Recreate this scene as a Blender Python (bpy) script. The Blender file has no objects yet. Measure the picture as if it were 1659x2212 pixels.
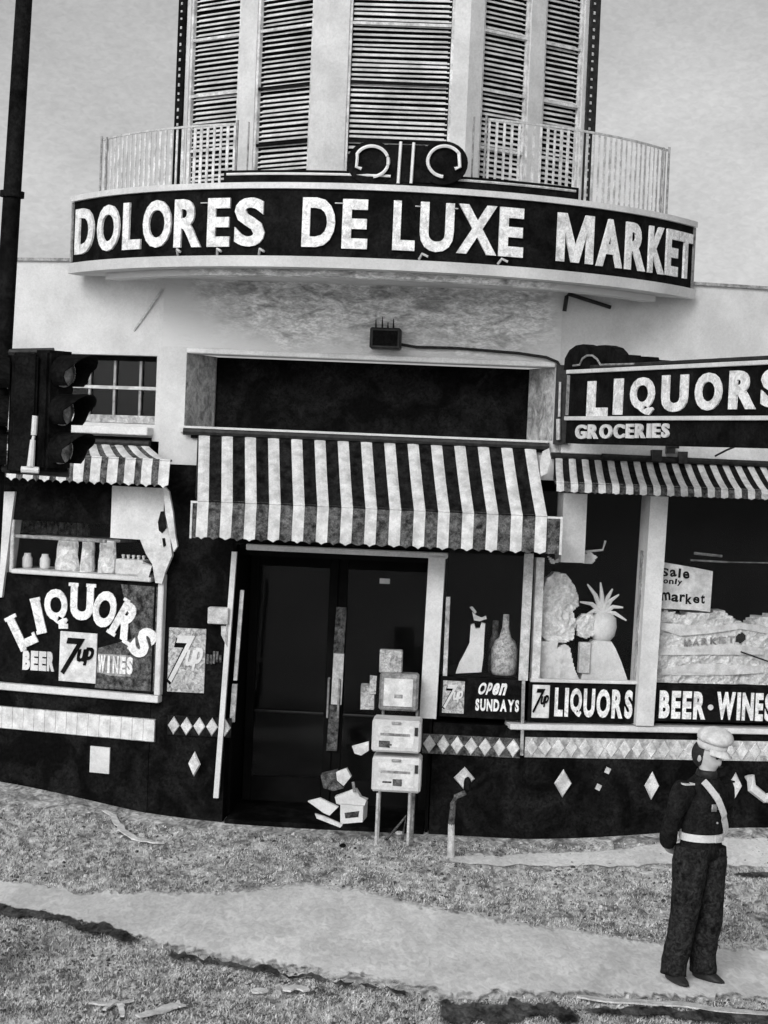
import bpy, bmesh, math, random
from mathutils import Matrix, Vector, noise
R_ = math.radians
random.seed(7)
S = bpy.context.scene
COL = S.collection

# ------------------------------------------------------------------ camera
F = 4100.0                      # focal length in units of the 1659 x 2212 picture
CX, CY = 829.5, 1106.0
CAMZ = 3.68
PITCH, ROLL = R_(1.76), R_(2.4)
cam_d = bpy.data.cameras.new('camera')
cam = bpy.data.objects.new('camera', cam_d); COL.objects.link(cam)
CM = Matrix.Rotation(math.pi/2 - PITCH, 3, 'X') @ Matrix.Rotation(ROLL, 3, 'Z')
cam.matrix_world = Matrix.Translation((0, 0, CAMZ)) @ CM.to_4x4()
cam_d.sensor_fit = 'VERTICAL'; cam_d.sensor_height = 36; cam_d.lens = F*36/2212
cam_d.clip_end = 2000; cam_d.clip_start = .1
S.camera = cam

# ------------------------------------------------------------------ light
SUN_EL, SUN_AZ = R_(28), R_(23)          # from behind the camera, a little to the left
world = bpy.data.worlds.new('World'); S.world = world; world.use_nodes = True
nt = world.node_tree; nt.nodes.clear()
out = nt.nodes.new('ShaderNodeOutputWorld'); bg = nt.nodes.new('ShaderNodeBackground')
sky = nt.nodes.new('ShaderNodeTexSky'); sky.sky_type = 'NISHITA'; sky.sun_disc = False
sky.sun_elevation = SUN_EL; sky.sun_rotation = math.pi + SUN_AZ
sky.dust_density = 3.0; sky.air_density = 1.0
bw = nt.nodes.new('ShaderNodeRGBToBW')
tc = nt.nodes.new('ShaderNodeTexCoord'); mp = nt.nodes.new('ShaderNodeMapping')
mp.inputs['Scale'].default_value = (6, 6, 11); mp.inputs['Rotation'].default_value = (0, R_(24), 0)
nz = nt.nodes.new('ShaderNodeTexNoise'); nz.inputs['Scale'].default_value = 1.6; nz.inputs['Detail'].default_value = 8; nz.inputs['Roughness'].default_value = .62
nz2 = nt.nodes.new('ShaderNodeTexNoise'); nz2.inputs['Scale'].default_value = 42; nz2.inputs['Detail'].default_value = 3; nz2.inputs['Distortion'].default_value = .6
m1 = nt.nodes.new('ShaderNodeMapRange'); m1.inputs[1].default_value = .3; m1.inputs[2].default_value = .7; m1.inputs[3].default_value = .90; m1.inputs[4].default_value = 1.14
m2 = nt.nodes.new('ShaderNodeMapRange'); m2.inputs[1].default_value = .3; m2.inputs[2].default_value = .7; m2.inputs[3].default_value = .93; m2.inputs[4].default_value = 1.07
mu = nt.nodes.new('ShaderNodeMath'); mu.operation = 'MULTIPLY'
mu2 = nt.nodes.new('ShaderNodeMath'); mu2.operation = 'MULTIPLY'
L = nt.links.new
L(sky.outputs[0], bw.inputs[0]); L(tc.outputs['Generated'], mp.inputs[0]); L(mp.outputs[0], nz.inputs[0]); L(mp.outputs[0], nz2.inputs[0])
L(nz.outputs[0], m1.inputs[0]); L(nz2.outputs[0], m2.inputs[0]); L(m1.outputs[0], mu.inputs[0]); L(m2.outputs[0], mu.inputs[1])
L(mu.outputs[0], mu2.inputs[0]); L(bw.outputs[0], mu2.inputs[1]); L(mu2.outputs[0], bg.inputs[0]); L(bg.outputs[0], out.inputs[0])
bg.inputs[1].default_value = .142
sd = bpy.data.lights.new('sun', 'SUN'); sd.energy = 1.1; sd.angle = R_(22); sd.color = (1, 1, 1)
so = bpy.data.objects.new('sun', sd); COL.objects.link(so)
sdir = Vector((-math.sin(SUN_AZ)*math.cos(SUN_EL), -math.cos(SUN_AZ)*math.cos(SUN_EL), math.sin(SUN_EL)))
so.rotation_euler = sdir.to_track_quat('Z', 'Y').to_euler(); so.location = (-6, -20, 14)
vs = S.view_settings
vs.view_transform = 'Standard'; vs.look = 'None'; vs.gamma = 1; vs.use_curve_mapping = False
vs.exposure = 0.03

# ------------------------------------------------------------------ pixel / plane helpers
def ray(x, y): return (CM @ Vector(((x-CX)/F, (CY-y)/F, -1))).normalized()
ORG = Vector((0, 0, CAMZ))
def at_depth(x, y, Y):
    r = ray(x, y); return ORG + r*(Y/r.y)
class Plane:
    """vertical plane: o = ground point, ang = heading of its +s direction"""
    def __init__(s, o, ang):
        s.o = Vector((o[0], o[1], 0)); s.u = Vector((math.cos(ang), math.sin(ang), 0)); s.n = Vector((s.u.y, -s.u.x, 0))
    def pt(s, x, y, d=0):
        r = ray(x, y); o = s.o + s.n*d
        t = (o-ORG).dot(s.n)/r.dot(s.n); p = ORG + r*t
        return (p-s.o).dot(s.u), p.z
    def w(s, a, z, d=0): return s.o + s.u*a + s.n*d + Vector((0, 0, z))
    def mat(s, a, z, d=0):
        m = Matrix(((s.u.x, -s.n.x, 0), (s.u.y, -s.n.y, 0), (0, 0, 1))).to_4x4()   # local x=u, y=away from camera, z=up
        return Matrix.Translation(s.w(a, z, d)) @ m
    def rect(s, xl, xr, yt, yb, d=0):
        xm, ym = (xl+xr)/2, (yt+yb)/2
        return (s.pt(xl, ym, d)[0], s.pt(xr, ym, d)[0], s.pt(xm, yb, d)[1], s.pt(xm, yt, d)[1])
C = Plane((0, 18.4), R_(-3.5))
p0 = C.w(C.pt(345, 1000)[0], 0); PL = Plane((p0.x, p0.y), R_(-17))
p1 = C.w(C.pt(1145, 1300)[0], 0); PR = Plane((p1.x, p1.y), R_(9))
p2 = C.w(C.pt(1205, 850)[0], 0); PU = Plane((p2.x, p2.y), R_(12))

# ------------------------------------------------------------------ materials
def mat(name, lo, hi=None, scale=6, rough=.75, bump=0, bscale=60, detail=6, stretch=(1, 1, 1), c0=.35, c1=.65, fine=0, dist=0, spec=.3, metal=0):
    m = bpy.data.materials.new(name); m.use_nodes = True; t = m.node_tree; n = t.nodes; b = n['Principled BSDF']
    b.inputs['Roughness'].default_value = rough; b.inputs['Specular IOR Level'].default_value = spec; b.inputs['Metallic'].default_value = metal
    if hi is None:
        hi = lo*1.15
    tcn = n.new('ShaderNodeTexCoord'); mpn = n.new('ShaderNodeMapping'); mpn.inputs['Scale'].default_value = stretch
    g = n.new('ShaderNodeNewGeometry'); t.links.new(g.outputs['Position'], mpn.inputs[0])
    a = n.new('ShaderNodeTexNoise'); a.inputs['Scale'].default_value = scale; a.inputs['Detail'].default_value = detail; a.inputs['Roughness'].default_value = .6; a.inputs['Distortion'].default_value = dist
    t.links.new(mpn.outputs[0], a.inputs[0])
    r = n.new('ShaderNodeMapRange'); r.inputs[1].default_value = c0; r.inputs[2].default_value = c1; r.inputs[3].default_value = lo; r.inputs[4].default_value = hi
    t.links.new(a.outputs[0], r.inputs[0]); last = r.outputs[0]
    if fine:
        f = n.new('ShaderNodeTexNoise'); f.inputs['Scale'].default_value = bscale; f.inputs['Detail'].default_value = 3; f.inputs['Distortion'].default_value = 1.0 if dist < 1.3 else 2.6
        t.links.new(mpn.outputs[0], f.inputs[0])
        fr = n.new('ShaderNodeMapRange'); fr.inputs[1].default_value = .34; fr.inputs[2].default_value = .66; fr.inputs[3].default_value = 1-fine; fr.inputs[4].default_value = 1+fine*.6
        t.links.new(f.outputs[0], fr.inputs[0]); mm = n.new('ShaderNodeMath'); mm.operation = 'MULTIPLY'
        t.links.new(last, mm.inputs[0]); t.links.new(fr.outputs[0], mm.inputs[1]); last = mm.outputs[0]
    t.links.new(last, b.inputs['Base Color'])
    if bump:
        f = n.new('ShaderNodeTexNoise'); f.inputs['Scale'].default_value = bscale; f.inputs['Detail'].default_value = 5
        t.links.new(mpn.outputs[0], f.inputs[0]); bu = n.new('ShaderNodeBump'); bu.inputs['Strength'].default_value = bump; bu.inputs['Distance'].default_value = .02
        t.links.new(f.outputs[0], bu.inputs['Height']); t.links.new(bu.outputs[0], b.inputs['Normal'])
    return m
M = {}
M['stucco'] = mat('white_stucco', .50, .66, 1.9, .9, .25, 45, fine=.07)
M['stucco_worn_shaded'] = mat('weathered_shaded_stucco', .34, .86, 4.2, .9, .5, 22, c0=.34, c1=.58, fine=.34, dist=1.2, stretch=(.8, 1, 1.9))  # weathered mottling plus the sign canopy's shadow, both put into the colour
M['stucco_side'] = mat('mottled_grey_stucco', .22, .62, 7, .9, .4, 30, fine=.25, dist=1)  # darker mottled grey, used on reveals, jambs and ledges
M['white'] = mat('white_paint', .55, .72, 3.2, .5, .1, 40, fine=.10)
M['white_worn'] = mat('worn_white_paint', .40, .78, 9, .6, .15, 60, fine=.2)
M['letter'] = mat('aged_letter_enamel', .46, .86, 12, .6, .15, 55, fine=.22, dist=.8, c0=.3, c1=.55)
M['slat'] = mat('blind_slat_paint', .48, .84, 3.5, .55, 0, 30, fine=.12)
M['tower'] = mat('tower_stucco', .50, .66, 2.5, .9, .2, 40, fine=.08)
M['black'] = mat('black_paint', .003, .012, 6, .7, .1, 40, fine=.5, dist=.6, spec=.04)
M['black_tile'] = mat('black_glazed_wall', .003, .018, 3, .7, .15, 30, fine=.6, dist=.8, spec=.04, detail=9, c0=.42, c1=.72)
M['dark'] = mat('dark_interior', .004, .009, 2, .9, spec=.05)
M['metal'] = mat('dark_metal', .010, .03, 20, .5, .2, 60, spec=.25)
M['grey'] = mat('grey_metal', .14, .40, 16, .55, .2, 60, fine=.25)
M['light_grey'] = mat('light_grey_paint', .36, .64, 14, .6, .1, 60, fine=.2)
M['paper'] = mat('newsprint', .50, .78, 10, .8, .1, 60, fine=.12)
M['poster'] = mat('mottled_poster', .18, .62, 22, .7, 0, 60, fine=.3, dist=1)
M['display'] = mat('crumpled_display_paper', .50, .86, 11, .85, .5, 34, fine=.25, dist=1.2)
M['canvas_white'] = mat('white_canvas', .46, .74, 10, .9, .2, 70, fine=.12)
M['canvas_black'] = mat('black_canvas', .004, .022, 12, .95, .2, 60, fine=.4, spec=.05)
M['canvas_grey'] = mat('faded_canvas', .02, .16, 16, .95, .3, 60, fine=.5, spec=.05)
M['ground'] = mat('rough_ground', .20, .74, 4.6, .95, .9, 10, detail=12, stretch=(1, .36, 1), c0=.36, c1=.62, fine=.48, dist=1.6, spec=.1)
M['path'] = mat('pale_concrete', .60, .86, 1.8, .92, .35, 20, detail=12, stretch=(1, .4, 1), fine=.16, dist=.8, spec=.1)
M['gutter'] = mat('dark_mottled_ground', .014, .13, 7, .95, .6, 26, stretch=(1, .4, 1), fine=.5, spec=.05)  # dark mottled tone for strips and patches on the ground
M['gravel'] = mat('gravel_chips', .14, .56, 9, .95, spec=.1, c0=.40, c1=.60)
M['gravel_dark'] = mat('dark_gravel_chips', .03, .10, 9, .95, spec=.1)
M['skin'] = mat('skin', .36, .50, 12, .6)
M['uniform'] = mat('dark_wool_uniform', .008, .020, 14, .95, .3, 50, fine=.5, spec=.05)
M['trousers'] = mat('dark_trouser_wool', .008, .036, 16, .95, .4, 40, fine=.6, dist=1, spec=.05)
M['leather'] = mat('black_leather', .010, .03, 20, .5, spec=.2)
M['cap'] = mat('white_cap_cloth', .48, .70, 14, .9, .2, 50, fine=.1)
M['hair'] = mat('dark_hair', .010, .02, 60, .8)
M['tube'] = mat('neon_tube_glass', .62, .8, 10, .3)
M['lens'] = mat('signal_lens_glass', .06, .62, 14, .4, fine=.3)
def feather(m, n_scale=9):
    t = m.node_tree; n = t.nodes; b = n['Principled BSDF']; at = n.new('ShaderNodeAttribute'); at.attribute_name = 'cover'
    g = n.new('ShaderNodeNewGeometry'); mp_ = n.new('ShaderNodeMapping'); mp_.inputs['Scale'].default_value = (1, .4, 1); t.links.new(g.outputs['Position'], mp_.inputs[0])
    a = n.new('ShaderNodeTexNoise'); a.inputs['Scale'].default_value = n_scale; a.inputs['Detail'].default_value = 8; a.inputs['Distortion'].default_value = 1.2; t.links.new(mp_.outputs[0], a.inputs[0])
    ad = n.new('ShaderNodeMath'); ad.operation = 'ADD'; t.links.new(at.outputs['Fac'], ad.inputs[0]); t.links.new(a.outputs[0], ad.inputs[1])
    mr = n.new('ShaderNodeMapRange'); mr.inputs[1].default_value = .72; mr.inputs[2].default_value = 1.0; t.links.new(ad.outputs[0], mr.inputs[0]); t.links.new(mr.outputs[0], b.inputs['Alpha'])
feather(M['path']); feather(M['gutter'], 13)
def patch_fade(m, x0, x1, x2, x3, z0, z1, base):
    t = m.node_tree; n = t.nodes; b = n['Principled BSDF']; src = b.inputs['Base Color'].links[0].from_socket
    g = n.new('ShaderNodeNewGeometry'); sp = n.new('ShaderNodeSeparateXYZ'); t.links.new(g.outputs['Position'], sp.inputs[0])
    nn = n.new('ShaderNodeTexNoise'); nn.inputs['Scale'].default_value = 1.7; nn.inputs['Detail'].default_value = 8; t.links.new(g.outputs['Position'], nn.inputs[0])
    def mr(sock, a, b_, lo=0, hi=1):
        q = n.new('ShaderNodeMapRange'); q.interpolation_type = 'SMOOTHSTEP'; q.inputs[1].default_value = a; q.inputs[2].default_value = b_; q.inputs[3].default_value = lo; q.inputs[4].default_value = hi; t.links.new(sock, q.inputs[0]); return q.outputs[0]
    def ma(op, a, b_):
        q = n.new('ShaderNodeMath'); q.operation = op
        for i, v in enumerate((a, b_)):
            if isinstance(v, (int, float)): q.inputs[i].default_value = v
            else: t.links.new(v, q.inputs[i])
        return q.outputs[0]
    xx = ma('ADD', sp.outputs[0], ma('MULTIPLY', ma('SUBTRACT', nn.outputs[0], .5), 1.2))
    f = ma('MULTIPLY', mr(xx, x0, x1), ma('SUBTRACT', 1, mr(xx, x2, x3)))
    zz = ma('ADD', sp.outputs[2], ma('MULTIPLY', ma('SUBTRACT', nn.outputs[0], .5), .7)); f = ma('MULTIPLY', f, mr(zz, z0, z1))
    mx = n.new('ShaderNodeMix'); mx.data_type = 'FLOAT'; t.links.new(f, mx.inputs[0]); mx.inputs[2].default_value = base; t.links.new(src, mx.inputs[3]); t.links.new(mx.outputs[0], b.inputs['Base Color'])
patch_fade(M['stucco_worn_shaded'], -2.1, -1.3, 1.1, 1.7, 4.55, 4.95, .60)  # painted shadow and mottling blend to plain stucco at the sides and below
def glass():
    m = bpy.data.materials.new('window_glass'); m.use_nodes = True; t = m.node_tree; t.nodes.clear()
    o = t.nodes.new('ShaderNodeOutputMaterial'); mx = t.nodes.new('ShaderNodeMixShader'); tr = t.nodes.new('ShaderNodeBsdfTransparent'); gl = t.nodes.new('ShaderNodeBsdfGlossy')
    gl.inputs['Roughness'].default_value = .08; gl.inputs['Color'].default_value = (.5, .5, .5, 1); tr.inputs[0].default_value = (.99, .99, .99, 1)
    mx.inputs[0].default_value = .022
    t.links.new(tr.outputs[0], mx.inputs[1]); t.links.new(gl.outputs[0], mx.inputs[2]); t.links.new(mx.outputs[0], o.inputs[0]); return m
M['glass'] = glass()

# ------------------------------------------------------------------ object helpers
ALLOC = {}
def wloc(o):
    v = Vector(o.location)
    while o.parent: o = o.parent; v += Vector(o.location)
    return v
def tag(o, label=None, cat=None, group=None, kind=None):
    if label: o['label'] = label
    if cat: o['category'] = cat
    if group: o['group'] = group
    if kind: o['kind'] = kind
    return o
def thing(name, label, cat, loc, group=None):
    o = bpy.data.objects.new(name, None); COL.objects.link(o); o.location = loc; o.empty_display_size = .1
    return tag(o, label, cat, group)
def finish(bm, smooth=False):
    bmesh.ops.recalc_face_normals(bm, faces=bm.faces)
    if smooth:
        for f in bm.faces: f.smooth = True
def obj(name, bm, m, parent=None, smooth=False, origin=None):
    """bm is in world coordinates"""
    finish(bm, smooth)
    if origin is None:
        if parent is not None: origin = wloc(parent)
        else:
            vs_ = [v.co for v in bm.verts]
            origin = Vector((sum(v.x for v in vs_)/len(vs_), sum(v.y for v in vs_)/len(vs_), min(v.z for v in vs_)))
    bmesh.ops.translate(bm, vec=-Vector(origin), verts=bm.verts)
    me = bpy.data.meshes.new(name); bm.to_mesh(me); bm.free()
    for mm in (m if isinstance(m, (list, tuple)) else [m]): me.materials.append(M[mm])
    o = bpy.data.objects.new(name, me); COL.objects.link(o)
    if parent is not None:
        o.parent = parent; o.location = Vector(origin) - wloc(parent)
    else: o.location = origin
    return o
def inst(name, me, mw, parent):
    o = bpy.data.objects.new(name, me); COL.objects.link(o); o.parent = parent
    o.matrix_local = Matrix.Translation(-wloc(parent)) @ mw
    return o
def B(): return bmesh.new()
def hexa(bm, pts, mi=0):
    v = [bm.verts.new(p) for p in pts]
    for f in ((0, 1, 2, 3), (7, 6, 5, 4), (0, 4, 5, 1), (1, 5, 6, 2), (2, 6, 7, 3), (3, 7, 4, 0)):
        bm.faces.new([v[i] for i in f]).material_index = mi
    return v
def pbox(bm, P, s0, s1, z0, z1, d0, d1, mi=0):
    return hexa(bm, [P.w(s0, z0, d0), P.w(s1, z0, d0), P.w(s1, z1, d0), P.w(s0, z1, d0), P.w(s0, z0, d1), P.w(s1, z0, d1), P.w(s1, z1, d1), P.w(s0, z1, d1)], mi)
def pbev(bm, P, s0, s1, z0, z1, d0, d1, b=.008):
    b = min(b, abs(s1-s0)*.3, abs(z1-z0)*.3, abs(d1-d0)*.3)
    v = pbox(bm, P, s0, s1, z0, z1, d0, d1); es = set()
    for x in v:
        for e in x.link_edges: es.add(e)
    bmesh.ops.bevel(bm, geom=list(es), offset=b, segments=1, affect='EDGES')
def box(bm, c, sz, rot=None):
    m = Matrix.Translation(c) @ (rot or Matrix.Identity(4))
    x, y, z = sz[0]/2, sz[1]/2, sz[2]/2
    return hexa(bm, [m @ Vector(p) for p in ((-x, -y, -z), (x, -y, -z), (x, -y, z), (-x, -y, z), (-x, y, -z), (x, y, -z), (x, y, z), (-x, y, z))])
def tube(bm, pts, r, n=8, r2=None, cap=True):
    pts = [Vector(p) for p in pts]; rings = []
    up = Vector((0, 0, 1))
    for i, p in enumerate(pts):
        a = pts[max(i-1, 0)]; b = pts[min(i+1, len(pts)-1)]; d = (b-a).normalized()
        q = up if abs(d.dot(up)) < .95 else Vector((0, 1, 0))
        x = d.cross(q).normalized(); y = d.cross(x)
        rr = r if r2 is None else r + (r2-r)*i/(len(pts)-1)
        rings.append([bm.verts.new(p + x*rr*math.cos(2*math.pi*k/n) + y*rr*math.sin(2*math.pi*k/n)) for k in range(n)])
    for i in range(len(rings)-1):
        for k in range(n): bm.faces.new((rings[i][k], rings[i][(k+1) % n], rings[i+1][(k+1) % n], rings[i+1][k]))
    if cap: bm.faces.new(rings[0]); bm.faces.new(rings[-1][::-1])
def loft(bm, rings, n=16):
    """rings: (centre, rx, ry, yaw)"""
    R = []
    for c, rx, ry, yaw in rings:
        ca, sa = math.cos(yaw), math.sin(yaw)
        R.append([bm.verts.new(Vector(c) + Vector((rx*math.cos(t)*ca - ry*math.sin(t)*sa, rx*math.cos(t)*sa + ry*math.sin(t)*ca, 0))) for t in [2*math.pi*k/n for k in range(n)]])
    for i in range(len(R)-1):
        for k in range(n): bm.faces.new((R[i][k], R[i][(k+1) % n], R[i+1][(k+1) % n], R[i+1][k]))
    bm.faces.new(R[0]); bm.faces.new(R[-1][::-1])
def prism(bm, poly, P, d0, d1):
    """poly in (s,z) plane coordinates"""
    a = [bm.verts.new(P.w(x, z, d0)) for x, z in poly]; b = [bm.verts.new(P.w(x, z, d1)) for x, z in poly]
    n = len(poly); bm.faces.new(a); bm.faces.new(b[::-1])
    for i in range(n): bm.faces.new((a[i], b[i], b[(i+1) % n], a[(i+1) % n]))
def pxpoly(P, pts, d=0): return [P.pt(x, y, d) for x, y in pts]
def wobble(bm, amp, sc=3):
    for v in bm.verts: v.co += Vector(noise.noise_vector(v.co*sc))*amp

# ------------------------------------------------------------------ lettering
GL = {}
def glyph(ch, off=.03):
    k = (ch, off)
    if k in GL: return GL[k]
    if ch == 'M':
        t = .20
        pl = [(0, 0), (t, 0), (t, .62), (.40, 0), (.60, 0), (1-t, .62), (1-t, 0), (1, 0), (1, 1), (.76, 1), (.5, .34), (.24, 1), (0, 1)]
        n = len(pl); V = [(x-.5, y-.5, 0) for x, y in pl]+[(x-.5, y-.5, 1) for x, y in pl]
        Fc = [tuple(range(n)), tuple(range(2*n-1, n-1, -1))]+[(i, (i+1) % n, n+(i+1) % n, n+i) for i in range(n)]
        GL[k] = (V, Fc, 1.1); return GL[k]
    cu = bpy.data.curves.new('t', 'FONT'); cu.body = ch; cu.offset = off; cu.extrude = .5; cu.resolution_u = 4
    o = bpy.data.objects.new('t', cu); COL.objects.link(o)
    bpy.context.view_layer.update()
    me = bpy.data.meshes.new_from_object(o.evaluated_get(bpy.context.evaluated_depsgraph_get()))
    bpy.data.objects.remove(o); bpy.data.curves.remove(cu)
    xs = [v.co.x for v in me.vertices]; ys = [v.co.y for v in me.vertices]
    x0, x1, y0, y1 = min(xs), max(xs), min(ys), max(ys)
    V = [((v.co.x-x0)/(x1-x0)-.5, (v.co.y-y0)/(y1-y0)-.5, v.co.z+.5) for v in me.vertices]
    Fc = [tuple(p.vertices) for p in me.polygons]; bpy.data.meshes.remove(me)
    GL[k] = (V, Fc, (x1-x0)/(y1-y0)); return GL[k]
def letter(ch, fn, off=.03, bm=None):
    V, Fc, _ = glyph(ch, off); bm = bm or B()
    vv = [bm.verts.new(fn(*p)) for p in V]
    for f in Fc:
        try: bm.faces.new([vv[i] for i in f])
        except ValueError: pass
    return bm
def flat_letter(ch, P, x, y, w, h, d, th=.012, rot=0, off=.03, slant=0, bm=None):
    """centre (x,y), width/height in picture units on plane P"""
    s, z = P.pt(x, y, d); k = P.pt(x+10, y, d)[0]-P.pt(x-10, y, d)[0]; k /= 20
    kz = (P.pt(x, y-10, d)[1]-P.pt(x, y+10, d)[1])/20
    ca, sa = math.cos(rot), math.sin(rot)
    def fn(a, b, c):
        px, pz = a*w + b*h*slant, b*h
        return P.w(s + (px*ca - pz*sa)*k, z + (px*sa + pz*ca)*kz, d + c*th)
    return letter(ch, fn, off, bm)
def word(txt, P, x0, x1, y0, y1, h, d, m, parent, th=.012, off=.03, slant=0, gap=.16, name='letter', widths=None):
    """y0,y1 = picture height of the word's middle at x0 and x1"""
    ws = [0.35 if c == ' ' else (widths or {}).get(c, max(.28, glyph(c, off)[2])) for c in txt]
    tot = sum(ws) + gap*(len(txt)-1); x = x0; k = (x1-x0)/tot
    for c, w in zip(txt, ws):
        if c != ' ':
            xc = x + w*k/2; yc = y0 + (y1-y0)*(xc-x0)/(x1-x0); hh = h if c not in '·' else h*.16
            obj(name, flat_letter(c, P, xc, yc, w*k, hh, d, th, 0, off, slant), m, parent)
        x += (w+gap)*k

# ================================================================== SETTING : ground
def ground_pt(x, y, z=0):
    r = ray(x, y); t = (z-CAMZ)/r.z; return ORG + r*t
def sst(a, b, x):
    t = max(0, min(1, (x-a)/(b-a))); return t*t*(3-2*t)
def gh(x, y):
    near = sst(14.6, 18.2, y)
    return near*(.24*sst(-1.3, -4.2, x) + .14*sst(1.6, 4.0, x)) + .012*noise.noise(Vector((x*.8, y*.8, 0)))
bm = B(); xs = [-300, -120, -50, -24, -12] + [-8+.25*i for i in range(65)] + [12, 24, 50, 120, 300]
ys = [-60, -20, 0, 6, 9] + [10+.25*i for i in range(61)] + [30, 40, 60, 120, 300, 700]
G = [[bm.verts.new((x, y, gh(x, y) if abs(x) < 20 and 8 < y < 26 else 0)) for y in ys] for x in xs]
for i in range(len(xs)-1):
    for j in range(len(ys)-1): bm.faces.new((G[i][j], G[i+1][j], G[i+1][j+1], G[i][j+1]))
tag(obj('ground', bm, 'ground', smooth=True, origin=(0, 0, 0)), 'rough mottled ground in front of the corner store', kind='structure')

def sheet(name, top, bot, m, lift, kind='structure', label=None, thick=0, n=60, rag=.05, extend=True):
    """sheet between two picture polylines laid on the ground"""
    def interp(pl, x):
        for (a, b), (c, d) in zip(pl, pl[1:]):
            if x <= c: return b + (d-b)*(x-a)/(c-a)
        return pl[-1][1]
    x0, x1 = top[0][0], top[-1][0]
    bm = B(); rows = []
    K = 12; cov = []
    for i in range(n+1):
        x = x0 + (x1-x0)*i/n; yt, yb = interp(top, x), interp(bot, x); row = []
        a = ground_pt(x, yt); b = ground_pt(x, yb)
        a.y += rag*(noise.noise(Vector((x*.02, 1, lift*99)))*2 + noise.noise(Vector((x*.09, 5, lift*99))) + noise.noise(Vector((x*.4, 5, lift*99)))*.8); b.y += rag*(noise.noise(Vector((x*.02, 9, lift*99)))*2+noise.noise(Vector((x*.09, 7, lift*99)))+noise.noise(Vector((x*.4, 7, lift*99)))*.8)
        for k in range(K+1):
            p = a.lerp(b, k/K); p.z = gh(p.x, p.y) + lift + thick; row.append(bm.verts.new(p)); cov.append(min(1, min(k, K-k)/K*(2.6 if m == 'gutter' else 5))*min(1, min(i, n-i)/n*12))
        rows.append(row)
    for i in range(n):
        for k in range(K): bm.faces.new((rows[i][k], rows[i+1][k], rows[i+1][k+1], rows[i][k+1]))
    if thick:
        for k in (0, K):
            low = [bm.verts.new(r[k].co - Vector((0, 0, thick+.03))) for r in rows]
            for i in range(n): bm.faces.new((rows[i][k], rows[i+1][k], low[i+1], low[i]))
    o = obj(name, bm, m, smooth=True, origin=(0, 14, 0)); at = o.data.attributes.new('cover', 'FLOAT', 'POINT')
    at.data.foreach_set('value', cov); return tag(o, label, kind=kind)
PT = [(-500, 1925), (0, 1912), (200, 1932), (300, 1928), (480, 1925), (640, 1902), (760, 1912), (900, 1948), (1150, 1995), (1400, 2032), (1659, 2052), (2150, 2110)]
PB = [(-500, 1900), (0, 1962), (120, 1985), (250, 2020), (330, 2050), (480, 2085), (700, 2124), (830, 2140), (960, 2172), (1250, 2162), (1450, 2168), (1659, 2170), (2150, 2180)]
sheet('path', PT, PB, 'path', .02, label='pale worn concrete path crossing the rough ground', n=600, rag=.07)
sheet('light_ground_patch', [(930, 1850), (1100, 1848), (1300, 1842), (1445, 1835), (1659, 1842), (2000, 1850)], [(930, 1868), (1100, 1876), (1300, 1880), (1445, 1885), (1659, 1904), (2000, 1930)], 'path', .012, label='pale worn strip of pavement behind the person', n=60, rag=.06)
sheet('gutter', [(-300, 1950), (0, 1958), (120, 1982), (250, 2010), (320, 2042)], [(-300, 1985), (0, 1984), (120, 2000), (250, 2040), (320, 2056)], 'gutter', .030, label='dark gutter strip along the left edge of the path', n=50, rag=.10)
sheet('gutter', [(350, 2056), (480, 2082), (700, 2122), (900, 2150)], [(350, 2068), (480, 2096), (700, 2130), (900, 2160)], 'gutter', .030, label='thin dark seam along the middle of the path edge', n=60, rag=.10)
sheet('gutter', [(1240, 2184), (1400, 2180), (1659, 2184), (1900, 2190)], [(1240, 2200), (1400, 2206), (1659, 2230), (1900, 2260)], 'gutter', .030, label='dark gutter strip at the bottom right below the path', n=40, rag=.08)
sheet('gutter', [(940, 2166), (1060, 2170), (1250, 2176)], [(940, 2220), (1060, 2240), (1250, 2212)], 'gutter', .034, label='dark patch of ground at the bottom edge right of centre', n=30, rag=.14)
sheet('gutter', [(1578, 1906), (1659, 1908), (1900, 1914)], [(1578, 1914), (1659, 1919), (1900, 1926)], 'gutter', .022, label='thin dark seam right of the person', n=20, rag=.02)

# loose chips and clods on the rough ground: nobody could count them
def interp(pl, x):
    for (a, b), (c, d) in zip(pl, pl[1:]):
        if x <= c: return b + (d-b)*(x-a)/(c-a)
    return pl[-1][1]
def scatter(name, label, m, N, s0, s1, seed, test):
    rnd = random.Random(seed); verts = []; faces = []; c = 0
    while c < N:
        x = rnd.uniform(-60, 1720); y = rnd.uniform(1700, 2260)
        if not test(x, y, rnd): continue
        p = ground_pt(x, y)
        if p.y > 18.15: continue
        p.z = gh(p.x, p.y); s = rnd.uniform(s0, s1)*(1 if rnd.random() < .8 else 1.7)
        a = rnd.uniform(0, 6.28); i = len(verts); n = 5; h = s*rnd.uniform(.35, .9)
        for k in range(n):
            t = a+6.283*k/n; rr = s*rnd.uniform(.6, 1.1); verts.append((p.x+rr*math.cos(t), p.y+rr*math.sin(t), p.z-.004))
        for k in range(n):
            t = a+6.283*k/n; rr = s*rnd.uniform(.25, .6); verts.append((p.x+rr*math.cos(t)+s*.2, p.y+rr*math.sin(t), p.z+h*rnd.uniform(.6, 1.1)))
        for k in range(n):
            faces.append((i+k, i+(k+1) % n, i+n+(k+1) % n, i+n+k))
        faces.append(tuple(i+n+k for k in range(n))); c += 1
    me = bpy.data.meshes.new(name); me.from_pydata(verts, [], faces); me.materials.append(M[m])
    o = bpy.data.objects.new(name, me); COL.objects.link(o); tag(o, label, kind='stuff')
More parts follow.
